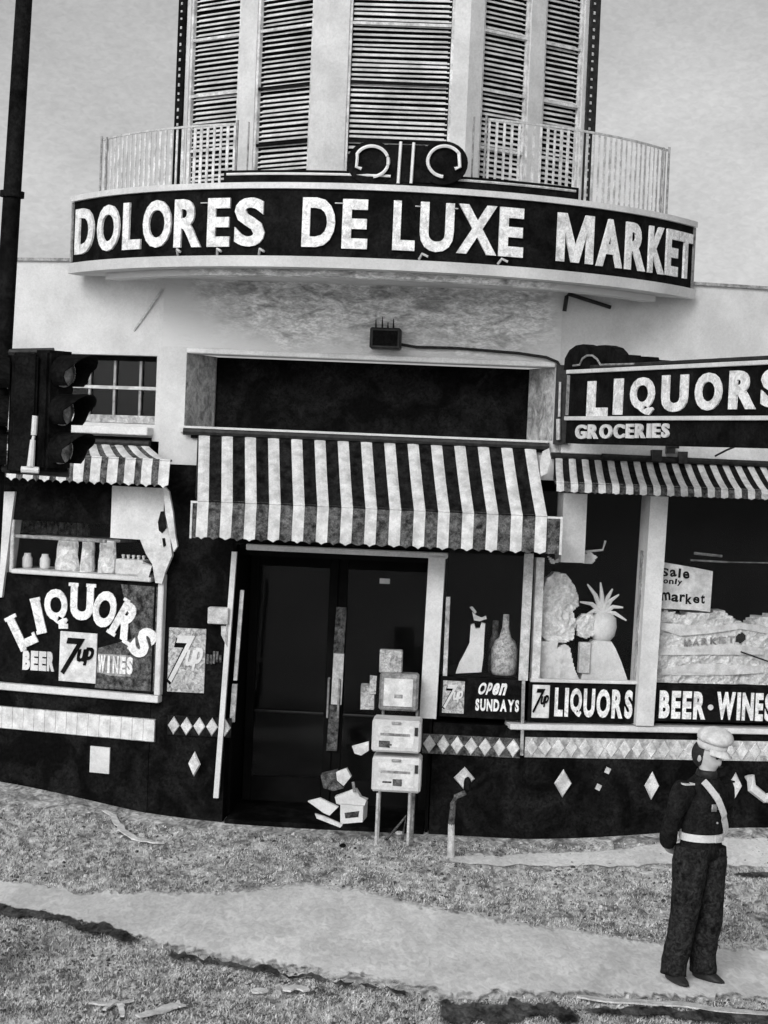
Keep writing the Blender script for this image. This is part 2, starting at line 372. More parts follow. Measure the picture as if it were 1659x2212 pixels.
def off_path(x, y, r):
    t, b = interp(PT, x), interp(PB, x)
    if t-12 < y < b+12: return r.random() < (.012 if t+12 < y < b-12 else .35)
    return noise.noise(Vector((x*.012, y*.03, 3))) > r.uniform(-.7, .5)
scatter('gravel', 'pale loose chips scattered over the rough ground', 'gravel', 6500, .007, .019, 1, off_path)
scatter('gravel', 'dark loose clods scattered over the rough ground', 'gravel_dark', 2600, .006, .017, 2, lambda x, y, r: off_path(x, y, r) and noise.noise(Vector((x*.01+8, y*.03, 6))) > r.uniform(-.3, .6))

def blades(name, label, m, N, h0, h1, seed):
    rnd = random.Random(seed); verts = []; faces = []; c = 0
    while c < N:
        x = rnd.uniform(-60, 1720); y = rnd.uniform(1720, 2270)
        t, b = interp(PT, x), interp(PB, x)
        if t+4 < y < b-4 or (1840 < y < 1885 and x > 1000): continue
        if noise.noise(Vector((x*.012, y*.03, seed))) < rnd.uniform(-.5, .35): continue
        p = ground_pt(x, y)
        if p.y > 18.0: continue
        for q in range(5):
            bx = p.x+rnd.gauss(0, .022); by = p.y+rnd.gauss(0, .03); z = gh(bx, by)-.005; h = rnd.uniform(h0, h1); a = rnd.uniform(0, 6.28); w = rnd.uniform(.002, .0045); l = rnd.uniform(.3, 1.6)*h
            i = len(verts); ca, sa = math.cos(a), math.sin(a); b2 = a+rnd.uniform(.8, 2.2)
            verts += [(bx-ca*w, by-sa*w, z), (bx+ca*w, by+sa*w, z), (bx+math.cos(b2)*l*.5+ca*w*.7, by+math.sin(b2)*l*.5+sa*w*.7, z+h*.7), (bx+math.cos(b2)*l*.5-ca*w*.7, by+math.sin(b2)*l*.5-sa*w*.7, z+h*.7), (bx+math.cos(b2)*l, by+math.sin(b2)*l, z+h)]
            faces += [(i, i+1, i+2, i+3), (i+3, i+2, i+4)]
        c += 1
    me = bpy.data.meshes.new(name); me.from_pydata(verts, [], faces); me.materials.append(M[m])
    o = bpy.data.objects.new(name, me); COL.objects.link(o); tag(o, label, kind='stuff')
M['straw'] = mat('dry_straw', .34, .80, 6, .9, spec=.1); M['dark_straw'] = mat('damp_straw', .05, .20, 6, .9, spec=.1)
blades('dry_grass', 'short pale dry grass and straw matted on the rough ground', 'straw', 9000, .010, .034, 11)
blades('dry_grass', 'short dark damp grass matted on the rough ground', 'dark_straw', 7000, .010, .032, 12)

# ================================================================== THE BUILDING
bld = thing('corner_market', 'white stucco corner store with curved sign canopy, blind-filled tower and black shopfront', 'building', (0, 18.4, 0))
TH = .30
def wall_with_holes(P, s0, s1, z0, z1, holes, m, name='wall', d=0, th=TH):
    """one mesh: stucco slab with rectangular holes, cut as a grid of blocks"""
    sx = sorted({s0, s1, *[h[0] for h in holes], *[h[1] for h in holes]}); zz = sorted({z0, z1, *[h[2] for h in holes], *[h[3] for h in holes]})
    sx = [v for v in sx if s0 <= v <= s1]; zz = [v for v in zz if z0 <= v <= z1]
    bm = B(); vc = {}
    solid = lambda i, j: 0 <= i < len(sx)-1 and 0 <= j < len(zz)-1 and not any(h[0]-1e-6 < (sx[i]+sx[i+1])/2 < h[1] and h[2] < (zz[j]+zz[j+1])/2 < h[3] for h in holes)
    def V(i, j, k):
        if (i, j, k) not in vc: vc[i, j, k] = bm.verts.new(P.w(sx[i], zz[j], d if k == 0 else d-th))
        return vc[i, j, k]
    for i in range(len(sx)-1):
        for j in range(len(zz)-1):
            if not solid(i, j): continue
            bm.faces.new((V(i, j, 0), V(i+1, j, 0), V(i+1, j+1, 0), V(i, j+1, 0))); bm.faces.new((V(i, j, 1), V(i, j+1, 1), V(i+1, j+1, 1), V(i+1, j, 1)))
            for (a, b, p, q) in ((-1, 0, (i, j), (i, j+1)), (1, 0, (i+1, j), (i+1, j+1)), (0, -1, (i, j), (i+1, j)), (0, 1, (i, j+1), (i+1, j+1))):
                if not solid(i+a, j+b): bm.faces.new((V(*p, 0), V(*q, 0), V(*q, 1), V(*p, 1)))
    return obj(name, bm, m, bld)
sL = -9.0
zroofL = PL.pt(100, 568)[1]; zroofR = PU.pt(1500, 612)[1]; zroof = (zroofL+zroofR)/2
zfasc = 3.62                                     # the stucco ends here, black shopfront below
zc_band = C.pt(400, 1004)[1]

# centre upper wall (weathered, canopy shadow painted in) with the wide recessed opening and splayed reveals
oc = C.rect(400, 1197, 778, 936)
s345 = C.pt(345, 900)[0]; s1205 = C.pt(1205, 900)[0]
wall_with_holes(C, s345, s1205, zc_band, oc[3]+.06, [oc], 'stucco')
wall_with_holes(C, s345, s1205, oc[3]+.06, zroof, [], 'stucco_worn_shaded')
ic = C.rect(445, 1143, 778, 936)
ic = (ic[0], ic[1], oc[2], oc[3])
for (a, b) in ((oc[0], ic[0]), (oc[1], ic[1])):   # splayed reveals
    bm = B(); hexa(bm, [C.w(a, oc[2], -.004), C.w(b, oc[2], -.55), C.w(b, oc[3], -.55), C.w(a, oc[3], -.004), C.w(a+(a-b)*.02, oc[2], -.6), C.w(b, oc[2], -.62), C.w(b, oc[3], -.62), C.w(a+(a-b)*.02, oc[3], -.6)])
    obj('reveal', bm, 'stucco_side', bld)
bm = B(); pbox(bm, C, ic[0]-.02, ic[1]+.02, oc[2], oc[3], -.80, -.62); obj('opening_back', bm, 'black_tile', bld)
bm = B(); pbev(bm, C, oc[0]-.03, oc[1]-.03, oc[2]-.07, oc[2]-.002, -.6, .05); obj('sill', bm, 'white', bld)
bm = B(); pbev(bm, C, oc[0], oc[1], oc[3], oc[3]+.05, .004, .03); obj('lintel', bm, 'white', bld)

# left wing upper wall with window
ow = PL.rect(60, 337, 765, 912); ow = (PL.pt(-60, 840)[0], ow[1], ow[2], ow[3])
wall_with_holes(PL, sL, 0, PL.pt(200, 948)[1], zroof, [ow], 'stucco')
win = thing_w = None
def part(name, bm, m, parent=bld, smooth=False): return obj(name, bm, m, parent, smooth)
bm = B()
for a, b, c, d in ((ow[0], ow[1], ow[2], ow[2]+.03), (ow[0], ow[1], ow[3]-.05, ow[3])): pbox(bm, PL, a, b, c, d, -.20, -.16)
wf = part('window', bm, 'black')
bm = B(); pbox(bm, PL, ow[0], ow[1], ow[2]+.03, ow[3]-.05, -.19, -.185); obj('pane', bm, 'glass', wf)
for x in (120, 178, 232, 288):
    s = PL.pt(x, 840)[0]; bm = B(); pbox(bm, PL, s-.012, s+.012, ow[2]+.03, ow[3]-.05, -.183, -.155); obj('mullion', bm, 'grey', wf)
zz = PL.pt(250, 836)[1]; bm = B(); pbox(bm, PL, ow[0], ow[1], zz-.016, zz+.016, -.154, -.14); obj('glazing_bar', bm, 'light_grey', wf)
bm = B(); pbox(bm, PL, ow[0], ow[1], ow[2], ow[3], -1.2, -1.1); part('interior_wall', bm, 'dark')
bm = B(); pbox(bm, PL, ow[0], ow[1]-.01, ow[2], ow[2]+.075, -.154, -.02); wobble(bm, .01); part('inner_ledge', bm, 'stucco_side')
r = PL.rect(60, 331, 919, 936); bm = B(); pbev(bm, PL, ow[0], r[1], r[2], r[3], -.1, .14); part('window_ledge', bm, 'white')
r = PL.rect(60, 328, 938, 957); bm = B(); pbox(bm, PL, ow[0], r[1], r[2]-.3, r[3]-.01, -.2, .02); part('awning_beam', bm, 'black')

# right wing upper wall
wall_with_holes(PU, 0, 8, PU.pt(1300, 1000)[1]-.1, zroof, [], 'stucco')
r = PU.rect(1225, 1659, 956, 984); bm = B(); pbev(bm, PU, .03, 6, r[2]-.02, r[3], .004, .10); part('ledge', bm, 'white')
bm = B(); pbox(bm, PU, .0, 7, r[2]-.34, r[2]-.022, .004, .06); part('awning_beam', bm, 'black')
# thin copings
bm = B(); pbox(bm, PL, sL, -.2, zroof, zroof+.03, -.35, .035); pbox(bm, PU, .2, 8, zroof, zroof+.03, -.35, .035); part('coping', bm, 'grey')
# roof deck + wing side walls so that the building closes
bm = B()
poly = [PL.w(sL, zroof-.1, -.31), PL.w(-.05, zroof-.1, -.31), C.w(s1205, zroof-.1, -.31), PU.w(8, zroof-.1, -.31), PU.w(8, zroof-.1, -9), PL.w(sL, zroof-.1, -9)]
a = [bm.verts.new(p) for p in poly]; b = [bm.verts.new(p-Vector((0, 0, .12))) for p in poly]
bm.faces.new(a); bm.faces.new(b[::-1])
for i in range(6): bm.faces.new((a[i], b[i], b[(i+1) % 6], a[(i+1) % 6]))
part('roof', bm, 'grey')
bm = B(); q = [(PL, sL), (PU, 8)]
for P, s in q: pbox(bm, P, s-.15, s+.15, 0, zroof-.02, -9, -.31)
part('side_wall', bm, 'stucco')
bm = B(); tube(bm, [PU.w(.02, PU.pt(1205, 672)[1], .03), PU.w(.03, PU.pt(1207, 640)[1], .05), PU.w(PU.pt(1225, 636)[0], PU.pt(1225, 636)[1], .05), PU.w(PU.pt(1318, 664)[0], PU.pt(1318, 664)[1], .012)], .020, 6); part('bracket', bm, 'metal')
bm = B(); a = C.pt(352, 625); b = PL.pt(290, 715)
tube(bm, [C.w(a[0], a[1], .03), PL.w(b[0], b[1], .004)], .012, 6); part('wall_tube_or_shadow_edge', bm, 'light_grey')  # added tube tracing the left edge of the canopy's shadow on the wall

# ---------------- lower shopfront
def zpx(P, x, y, d=0): return P.pt(x, y, d)[1]
sill_zL = zpx(PL, 170, 1498); sill_zC = zpx(C, 1040, 1562)
# left wing: shop window opening with pilasters
def lower(P, a, b, z0, z1, m='black_tile', d=0, th=.3, name='shopfront_panel'):
    bm = B(); pbox(bm, P, a, b, z0, z1, d-th, d); return part(name, bm, m)
zL_top = zpx(PL, 200, 957)-.3
wl = PL.rect(-140, 345, 1060, 1497)          # glazed opening of the left wing
# black wall below the left window
lower(PL, sL, -.0, -.3, wl[2]-.0, d=0)
lower(PL, sL, wl[0], wl[2], zL_top+.3, 'stucco', -.01)
bm = B(); pbev(bm, PL, wl[0], wl[1]+.05, wl[2]+.0, wl[2]+.07, -.12, .06); part('window_sill', bm, 'white')
bm = B(); pbev(bm, PL, wl[1]-.005, wl[1]+.055, wl[2]+.072, zpx(PL, 350, 1240), -.10, .04); part('window_jamb', bm, 'white')
lower(PL, sL, .0, zL_top-.5, zL_top+.02, 'black_tile', -.02, .25)
# white pilaster faces
r = PL.rect(243, 356, 1052, 1165); lower(PL, r[0], r[1], r[2], r[3], 'white', .03, .2, 'pilaster')
r = PL.rect(-20, 32, 1062, 1240); bm = B()
hexa(bm, [PL.w(*PL.pt(-60, 1292), .02), PL.w(*PL.pt(6, 1290), .02), PL.w(*PL.pt(34, 1062), .02), PL.w(*PL.pt(-40, 1062), .02), PL.w(*PL.pt(-60, 1292), -.2), PL.w(*PL.pt(6, 1290), -.2), PL.w(*PL.pt(34, 1062), -.2), PL.w(*PL.pt(-40, 1062), -.2)])
part('pilaster', bm, 'white')
# window lower panel: painted black glass sign
r = PL.rect(8, 344, 1247, 1490)
lower(PL, wl[0], wl[1]-.006, wl[2]+.072, r[3], 'black', -.02, .04, 'painted_glass')
bm = B(); rr = PL.rect(225, 342, 1265, 1485); 
prism(bm, pxpoly(PL, [(262, 1262), (342, 1268), (338, 1494), (205, 1486), (212, 1400), (285, 1380)], -.018), PL, -.019, -.015); part('faded_paint', bm, 'canvas_grey')
bm = B(); pbox(bm, PL, wl[0], wl[1], r[3]+.002, zL_top, -.05, -.045); wf = part('window', bm, 'glass')
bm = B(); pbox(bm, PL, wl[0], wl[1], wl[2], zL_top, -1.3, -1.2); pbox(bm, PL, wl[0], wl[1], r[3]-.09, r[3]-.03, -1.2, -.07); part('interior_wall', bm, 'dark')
s = PL.pt(24, 1200)[0]
bm = B(); pbev(bm, PL, s-.02, s+.02, r[3]+.002, zL_top-.5, -.045, .0); obj('mullion', bm, 'light_grey', wf)
zq = zpx(PL, 150, 1163); bm = B(); pbev(bm, PL, s+.03, PL.pt(228, 1163)[0], zq-.025, zq+.01, -.04, .01); obj('glazing_bar', bm, 'grey', wf)
zsh = zpx(PL, 170, 1237); bm = B(); pbev(bm, PL, s+.03, PL.pt(330, 1240)[0], zsh-.045, zsh, -.60, .05); part('shelf', bm, 'white')
# central panels -----------------------------------------------------------
cz0 = -.3
lower(C, s345+.01, C.pt(498, 1300)[0], cz0, zc_band-.002, 'black_tile', -.012, .3)
# over the door, behind the awning
sdl, sdr = C.pt(500, 1400)[0], C.pt(932, 1400)[0]
zdt = zpx(C, 735, 1190)
lower(C, C.pt(498, 1300)[0], C.pt(1145, 1300)[0], zdt+.03, zc_band-.002, 'black_tile', -.012, .3)
bm = B(); pbev(bm, C, C.pt(532, 1190)[0], sdr+.12, zdt-.03, zdt+.028, -.2, .03); part('door_lintel', bm, 'white')
# recessed doorway
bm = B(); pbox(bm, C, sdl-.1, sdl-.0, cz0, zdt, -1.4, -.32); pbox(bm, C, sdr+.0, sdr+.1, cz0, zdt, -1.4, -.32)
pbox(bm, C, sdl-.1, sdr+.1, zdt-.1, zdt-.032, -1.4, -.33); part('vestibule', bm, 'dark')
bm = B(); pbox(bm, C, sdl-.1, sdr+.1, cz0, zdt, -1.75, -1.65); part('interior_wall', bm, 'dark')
def strut(P, xt, yt, xb, yb, w, m, name, d=0, th=.06):
    (s0, z0), (s1, z1) = P.pt(xb, yb, d), P.pt(xt, yt, d); k = w/2*P.pt(xt+1, yt)[0]-w/2*P.pt(xt, yt)[0]
    bm = B(); hexa(bm, [P.w(s0-k, z0, d), P.w(s0+k, z0, d), P.w(s1+k, z1, d), P.w(s1-k, z1, d), P.w(s0-k, z0, d-th), P.w(s0+k, z0, d-th), P.w(s1+k, z1, d-th), P.w(s1-k, z1, d-th)])
    return part(name, bm, m)
strut(C, 506, 1192, 466, 1724, 11, 'white', 'door_post', .06)
strut(C, 523, 1275, 508, 1470, 8, 'light_grey', 'door_jamb', -.05, .05)
strut(C, 507, 1478, 501, 1560, 11, 'stucco_side', 'door_jamb', -.05, .05)
strut(C, 944, 1200, 924, 1552, 36, 'white', 'door_jamb', .03, .25)
bm = B(); pbev(bm, C, sdl-.0, sdr+.0, -.2, .045, -1.64, .03, .01); part('doorstep', bm, 'black_tile')
# door leaves
def door(sa, sb, hinge):
    bm = B(); zt = zdt-.12
    for a, b, c, d_ in ((sa, sa+.09, .04, zt), (sb-.09, sb, .04, zt), (sa+.092, sb-.092, .04, .30), (sa+.092, sb-.092, zt-.12, zt)): pbev(bm, C, a, b, c, d_, -1.1, -1.05)
    o = part('door', bm, 'dark')
    bm = B(); pbox(bm, C, sa+.09, sb-.09, .30, zt-.12, -1.08, -1.075); obj('pane', bm, 'glass', o)
    bm = B(); tube(bm, [C.w(sa+.1, .98, -1.03), C.w(sb-.1, .98, -1.03)], .013, 6); obj('push_bar', bm, 'metal', o)
    bm = B(); sx = sb-.05 if hinge else sa+.05
    tube(bm, [C.w(sx, .95, -1.02), C.w(sx, .95, -.98), C.w(sx, 1.35, -.98), C.w(sx, 1.35, -1.02)], .012, 6); obj('handle', bm, 'grey', o)
sm_ = C.pt(725, 1400, -1)[0]
door(sdl+.02, sm_-.005, 1); door(sm_+.005, sdr-.02, 0)
for (a, b, c, d_, m) in ((738, 1312, 731, 1412, 'canvas_grey'), (732, 1412, 726, 1522, 'light_grey'), (723, 1524, 716, 1622, 'canvas_grey')): strut(C, a, b, c, d_, 24, m, 'door_edge_board', -1.0, .04)
bm = B(); r = C.rect(820, 842, 1250, 1261, -1); pbox(bm, C, *r, -1.02, -1.0); part('door_tag', bm, 'white')
# bulkheads -----------------------------------------------------------------
sC1 = C.pt(1145, 1500)[0]
zb = zpx(C, 1040, 1566)
lower(C, sdr+.05, sC1, cz0, zb, 'black_tile', -.012, .3, 'bulkhead')
zbR = zpx(PR, 1400, 1574)
lower(PR, 0, 7, cz0, zbR-.03, 'black_tile', -.002, .3, 'bulkhead')
bm = B(); pbev(bm, PR, PR.pt(1100, 1560)[0], 6, zbR-.028, zbR+.028, -.2, .06); part('window_sill', bm, 'white')
# window frames, centre-right
ztop = zc_band+.1
zwt = zpx(PR, 1330, 1065)
lower(PR, 0, 7, zwt+.12, PU.pt(1300, 1000)[1]-.0, 'black_tile', -.01, .25)
strut(C, 1143, 1196, 1130, 1470, 20, 'light_grey', 'window_post', .03, .2)
strut(C, 1131, 1470, 1127, 1632, 7, 'grey', 'window_post', .045, .05)
strut(PR, 1168, 1205, 1157, 1468, 17, 'white_worn', 'window_post', .0, .1)
strut(PR, 1425, 1072, 1393, 1568, 38, 'white', 'window_post', .08, .3)
strut(PR, 1394, 1190, 1377, 1470, 8, 'stucco_side', 'window_post', -.02, .1)
strut(C, 968, 1290, 961, 1460, 9, 'stucco_side', 'window_post', -.02, .1)
r = PR.rect(1213, 1264, 1066, 1215); bm = B(); pbox(bm, PR, *r, -.2, .03); part('pilaster', bm, 'white')
# glass + dark interior behind each display window
def shopwin(P, x0, x1, yt, yb, glass_d=-.06):
    r = P.rect(x0, x1, yt, yb)
    bm = B(); pbox(bm, P, r[0], r[1], r[2], r[3], glass_d-.005, glass_d); w = part('window', bm, 'glass')
    return r, w
r1, w1 = shopwin(C, 950, 1134, 1180, 1462)
r2, w2 = shopwin(PR, 1168, 1384, 1065, 1472)
r3, w3 = shopwin(PR, 1408, 1880, 1070, 1480)
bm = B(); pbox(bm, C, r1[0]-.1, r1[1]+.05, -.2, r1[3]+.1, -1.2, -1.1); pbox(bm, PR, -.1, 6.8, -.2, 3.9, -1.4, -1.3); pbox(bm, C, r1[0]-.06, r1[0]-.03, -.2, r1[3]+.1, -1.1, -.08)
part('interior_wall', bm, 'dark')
bm = B(); pbox(bm, C, r1[0], r1[1], r1[2]-.06, r1[2]-.01, -1.1, -.1); pbox(bm, PR, .05, 6.5, r2[2]-.06, r2[2]-.01, -1.2, -.1); part('display_floor', bm, 'black')
bm = B(); r = PR.rect(1500, 1560, 1188, 1196, -.5); tube(bm, [PR.w(r[0], r[2], -.5), PR.w(r[1], r[2]-.02, -.5)], .015, 6)
tube(bm, [PR.w(*PR.pt(1492, 1210, -.5), -.5), PR.w(*PR.pt(1570, 1214, -.5), -.5)], .010, 6)
tube(bm, [PR.w(*PR.pt(1570, 1214, -.5), -.5), PR.w(*PR.pt(1659, 1216, -.5), -.5)], .006, 6); part('shelf_rail', bm, 'grey')

# tile bands -----------------------------------------------------------------
def unit_diamond():
    bm = B(); v = [(-.5, 0, 0), (0, 0, -.5), (.5, 0, 0), (0, 0, .5)]
    a = [bm.verts.new(p) for p in v]; b = [bm.verts.new((p[0]*.86, -1, p[2]*.86)) for p in v]
    bm.faces.new(b); bm.faces.new(a[::-1])
    for i in range(4): bm.faces.new((a[i], b[i], b[(i+1) % 4], a[(i+1) % 4]))
    finish(bm); me = bpy.data.meshes.new('diamond_tile'); bm.to_mesh(me); bm.free(); me.materials.append(M['white_worn']); return me
DM = unit_diamond()
def unit_box(m):
    bm = B(); bmesh.ops.create_cube(bm, size=1); me = bpy.data.meshes.new('unit'); bm.to_mesh(me); bm.free(); me.materials.append(M[m]); return me
UB = {k: unit_box(k) for k in ('paper', 'white', 'slat', 'light_grey', 'white_worn', 'grey')}
def tile_band(P, x0, x1, yt0, yb0, pitch_px, m, d=.0):
    r = P.rect(x0, x1, yt0, yb0)
    bm = B(); pbox(bm, P, r[0], r[1], r[2], r[3], d-.01, d+.012); o = part('tile_band', bm, m)
    n = max(1, round((x1-x0)/pitch_px)); w = (r[1]-r[0])/n; h = r[3]-r[2]
    for i in range(n):
        inst('diamond_tile', DM, P.mat(r[0]+w*(i+.5), (r[2]+r[3])/2+random.uniform(-.003, .003), d+.013) @ Matrix.Diagonal((w*random.uniform(.90, .99), .012, h*.96, 1)), o)
tile_band(C, 912, 1124, 1590, 1632, 30.3, 'canvas_grey')
tile_band(PR, 1133, 1700, 1597, 1640, 28.5, 'stucco_side')
tile_band(C, 362, 500, 1548, 1590, 27.5, 'canvas_black')
r = PL.rect(-40, 336, 1537, 1586); bm = B(); pbox(bm, PL, r[0]-1.5, r[1], r[2], r[3], -.01, .012); tb = part('tile_band', bm, 'grey')
n = 16; w = (r[1]-r[0])/n
for i in range(n):
    for zz, hh in ((.5, 1),):
        inst('tile', UB['paper'], PL.mat(r[0]+w*(i+.5), r[2]+(r[3]-r[2])*zz, .016) @ Matrix.Diagonal((w*.97, .012, (r[3]-r[2])*.95*random.uniform(.97, 1), 1)), tb)
for P, x, y, w, h in ((PL, 420, 1650, 27, 52), (C, 1003, 1681, 46, 50), (PR, 1216, 1692, 38, 60), (PR, 1408, 1697, 32, 60), (PR, 1588, 1697, 30, 56), (PR, 1770, 1700, 30, 56)):
    k = P.pt(x+1, y)[0]-P.pt(x, y)[0]; s, z = P.pt(x, y)
    inst('diamond_tile', DM, P.mat(s, z, .0) @ Matrix.Diagonal((w*k, .02, h*k, 1)), bld)
s, z = PL.pt(217, 1641); inst('square_tile', UB['white'], PL.mat(s, z, .01) @ Matrix.Diagonal((.21, .02, .26, 1)), bld)
for x, y in ((1292, 1700), (1312, 1664)):
    s, z = PR.pt(x, y); inst('chipped_tile', UB['light_grey'], PR.mat(s, z, .01) @ Matrix.Diagonal((.045, .02, .06, 1)) @ Matrix.Rotation(.4, 4, 'Y'), bld)
bm = B(); tube(bm, [PR.w(*PR.pt(1619, 1676, .06), .06), PR.w(*PR.pt(1624, 1702, .06), .06), PR.w(*PR.pt(1652, 1724, .06), .06), PR.w(*PR.pt(1720, 1722, .06), .06)], .05, 8); part('bent_pipe', bm, 'white')

# ---------------- curved canopy, sign
RS = 3.55
pc = at_depth(829, 500, 16.85); CC = Vector((pc.x, 16.85+RS, 0))
TW = R_(-3.0)                                   # canopy axis follows the entrance
def cyl(x, y, R=RS):
    r = ray(x, y); o = ORG-CC; a = r.x**2+r.y**2; b = 2*(o.x*r.x+o.y*r.y); c = o.x**2+o.y**2-R*R
    disc = b*b-4*a*c
    t = (-b-math.sqrt(max(disc, 0)))/(2*a); p = ORG+r*t; v = p-CC
    return math.atan2(v.x, -v.y), p.z
def cp(th, z, R=RS): return CC + Vector((R*math.sin(th), -R*math.cos(th), z))
t0 = cyl(158, 505)[0]; t1 = cyl(1497, 528)[0]
zt = (cyl(829, 413)[1]); zbm = cyl(829, 559)[1]
def arc(bm, a0, a1, z0, z1, r0, r1, n=64):
    R = []
    for i in range(n+1):
        t = a0+(a1-a0)*i/n; R.append([bm.verts.new(cp(t, z0, r1)), bm.verts.new(cp(t, z1, r1)), bm.verts.new(cp(t, z1, r0)), bm.verts.new(cp(t, z0, r0))])
    for i in range(n):
        for k in range(4): bm.faces.new((R[i][k], R[i][(k+1) % 4], R[i+1][(k+1) % 4], R[i+1][k]))
    bm.faces.new(R[0]); bm.faces.new(R[-1][::-1])
# canopy slab (part of the building)
bm = B(); n = 48; zs1, zs0 = zbm-.004, zbm-.10; top = []; bot = []
for i in range(n+1):
    t = t0+(t1-t0)*i/n; top.append(bm.verts.new(cp(t, zs1, RS+.05))); bot.append(bm.verts.new(cp(t, zs0, RS+.04)))
bk = [C.w(s1205+.9, 0, -.1), C.w(s345-.9, 0, -.1)]
tk = [bm.verts.new(p+Vector((0, 0, zs1))) for p in bk]; bk2 = [bm.verts.new(p+Vector((0, 0, zs0))) for p in bk]
T = top+tk; Bt = bot+bk2; N = len(T); bm.faces.new(T); bm.faces.new(Bt[::-1])
for i in range(N): bm.faces.new((T[i], Bt[i], Bt[(i+1) % N], T[(i+1) % N]))
part('canopy', bm, 'stucco')
bm = B(); arc(bm, t0+.12, t1-.12, zs0-.06, zs0-.002, RS-.30, RS-.16, 40); part('canopy_moulding', bm, 'stucco_worn_shaded')
# sign
sg = thing('curved_sign', 'long curved black shop sign above the entrance reading DOLORES DE LUXE MARKET', 'sign', cp(0, zbm))
bm = B(); arc(bm, t0, t1, zbm, zt, RS-.22, RS); obj('sign_panel', bm, 'black', sg)
bm = B(); arc(bm, t0-.004, t1+.004, zt+.001, zt+.055, RS-.24, RS+.035); obj('trim', bm, 'white', sg)
for k, tt in ((0, t0), (1, t1)):
    bm = B(); arc(bm, tt-.004, tt+.004, zbm+.01, zt-.005, RS+.001, RS+.02, 2); obj('end_trim', bm, 'grey', sg)
LET = [('D', 167, 206), ('O', 214, 261), ('L', 269, 307), ('O', 312, 372), ('R', 379, 437), ('E', 450, 498), ('S', 508, 573), ('D', 653, 724), ('E', 739, 794),
       ('L', 848, 896), ('U', 906, 979), ('X', 986, 1072), ('E', 1077, 1129), ('M', 1202, 1280), ('A', 1288, 1343), ('R', 1350, 1393), ('K', 1400, 1434), ('E', 1438, 1463), ('T', 1465, 1493)]
for ch, a, b in LET:
    th0, th1 = cyl(a, 505)[0], cyl(b, 505)[0]; zc = (zt+zbm)/2; H = (zt-zbm)*.735; ja = random.uniform(-.004, .004)
    def fn(x, y, z, th0=th0, th1=th1): return cp((th0+th1)/2+x*(th1-th0), zc+y*H+ja, RS+.004+z*.022)
    obj('letter', letter(ch, fn, .018 if ch == 'M' else .035), 'letter', sg)
# small supports / lamps scattered on the lower edge
for x in (385, 470, 560, 905, 1075):
    t = cyl(x, 560)[0]; bm = B(); tube(bm, [cp(t, zbm+.01, RS+.01), cp(t+.006, zbm+.055, RS+.05), cp(t+.02, zbm+.03, RS+.07)], .012, 6); obj('clip', bm, 'light_grey', sg)
for a, b in ((437, 452), (724, 742), (896, 908), (979, 988)):
    bm = B(); ta, tb_ = cyl(a, 455)[0], cyl(b, 455)[0]; z = zc+H*.40; tube(bm, [cp(ta, z, RS+.03), cp(tb_, z, RS+.03)], .006, 6); obj('wire', bm, 'light_grey', sg)

# crest on top of the sign
cr = thing('sign_crest', 'black scrolled crest with pale outline tubes on top of the curved sign', 'sign ornament', cp(0, zt+.055))
ta, tb_ = cyl(482, 392, RS-.05)[0], cyl(1252, 402, RS-.05)[0]; zz0 = zt+.057
bm = B(); arc(bm, ta, tb_, zz0, zz0+.12, RS-.15, RS-.06, 48); obj('crest_base', bm, 'black', cr)
PCR = Plane((pc.x, 16.85+.06), 0)
bm = B()
def disc(bm, x, y, rx, ry, d0, d1, n=28):
    prism(bm, [PCR.pt(x+rx*math.cos(2*math.pi*k/n), y+ry*math.sin(2*math.pi*k/n)) for k in range(n)], PCR, d0, d1)
disc(bm, 803, 352, 54, 47, -.06, .012); obj('scroll_plate', bm, 'black', cr)
bm = B(); disc(bm, 957, 352, 54, 47, -.06, .012); obj('scroll_plate', bm, 'black', cr)
bm = B(); prism(bm, pxpoly(PCR, [(838, 312), (918, 314), (930, 395), (826, 392)]), PCR, -.07, .004); obj('centre_plate', bm, 'black', cr)
for sgn, x0 in ((1, 803), (-1, 960)):
    pts = []
    a0 = 150 if sgn == 1 else 30
    for i in range(30):
        a = R_(a0+22 - sgn*0) if False else 0
        th = math.radians(-150 + i*(150+85)/29)      # from inner hook round over the top to the base
        px = x0 + sgn*36*math.cos(th); py = 350 + 33*math.sin(th); pts.append(PCR.pt(px, py))
    if sgn == 1: extra = [PCR.pt(760, 381), PCR.pt(700, 383), PCR.pt(640, 384)]
    else: extra = [PCR.pt(1000, 388), PCR.pt(1050, 391), PCR.pt(1100, 394)]
    hook = [PCR.pt(x0-sgn*22, 366), PCR.pt(x0-sgn*33, 362)]
    bm = B(); tube(bm, [PCR.w(s, z, .04) for s, z in hook+pts], .016, 6); obj('outline_tube', bm, 'tube', cr)
bm = B()
tube(bm, [cp(ta+(cyl(835, 385)[0]-ta)*i/24+.01, zz0+.085, RS-.05) for i in range(25)], .012, 6); obj('outline_tube', bm, 'tube', cr)
bm = B(); tq = cyl(925, 388)[0]
tube(bm, [cp(tq+(tb_-.012-tq)*i/24, zz0+.085, RS-.05) for i in range(25)], .012, 6); obj('outline_tube', bm, 'light_grey', cr)
for xt, xb, h in ((866, 860, 306), (894, 888, 308)):
    bm = B(); tube(bm, [PCR.w(*PCR.pt(xt, h, .03), .03), PCR.w(*PCR.pt(xb, 396, .03), .03)], .014, 6); obj('outline_tube', bm, 'tube', cr)

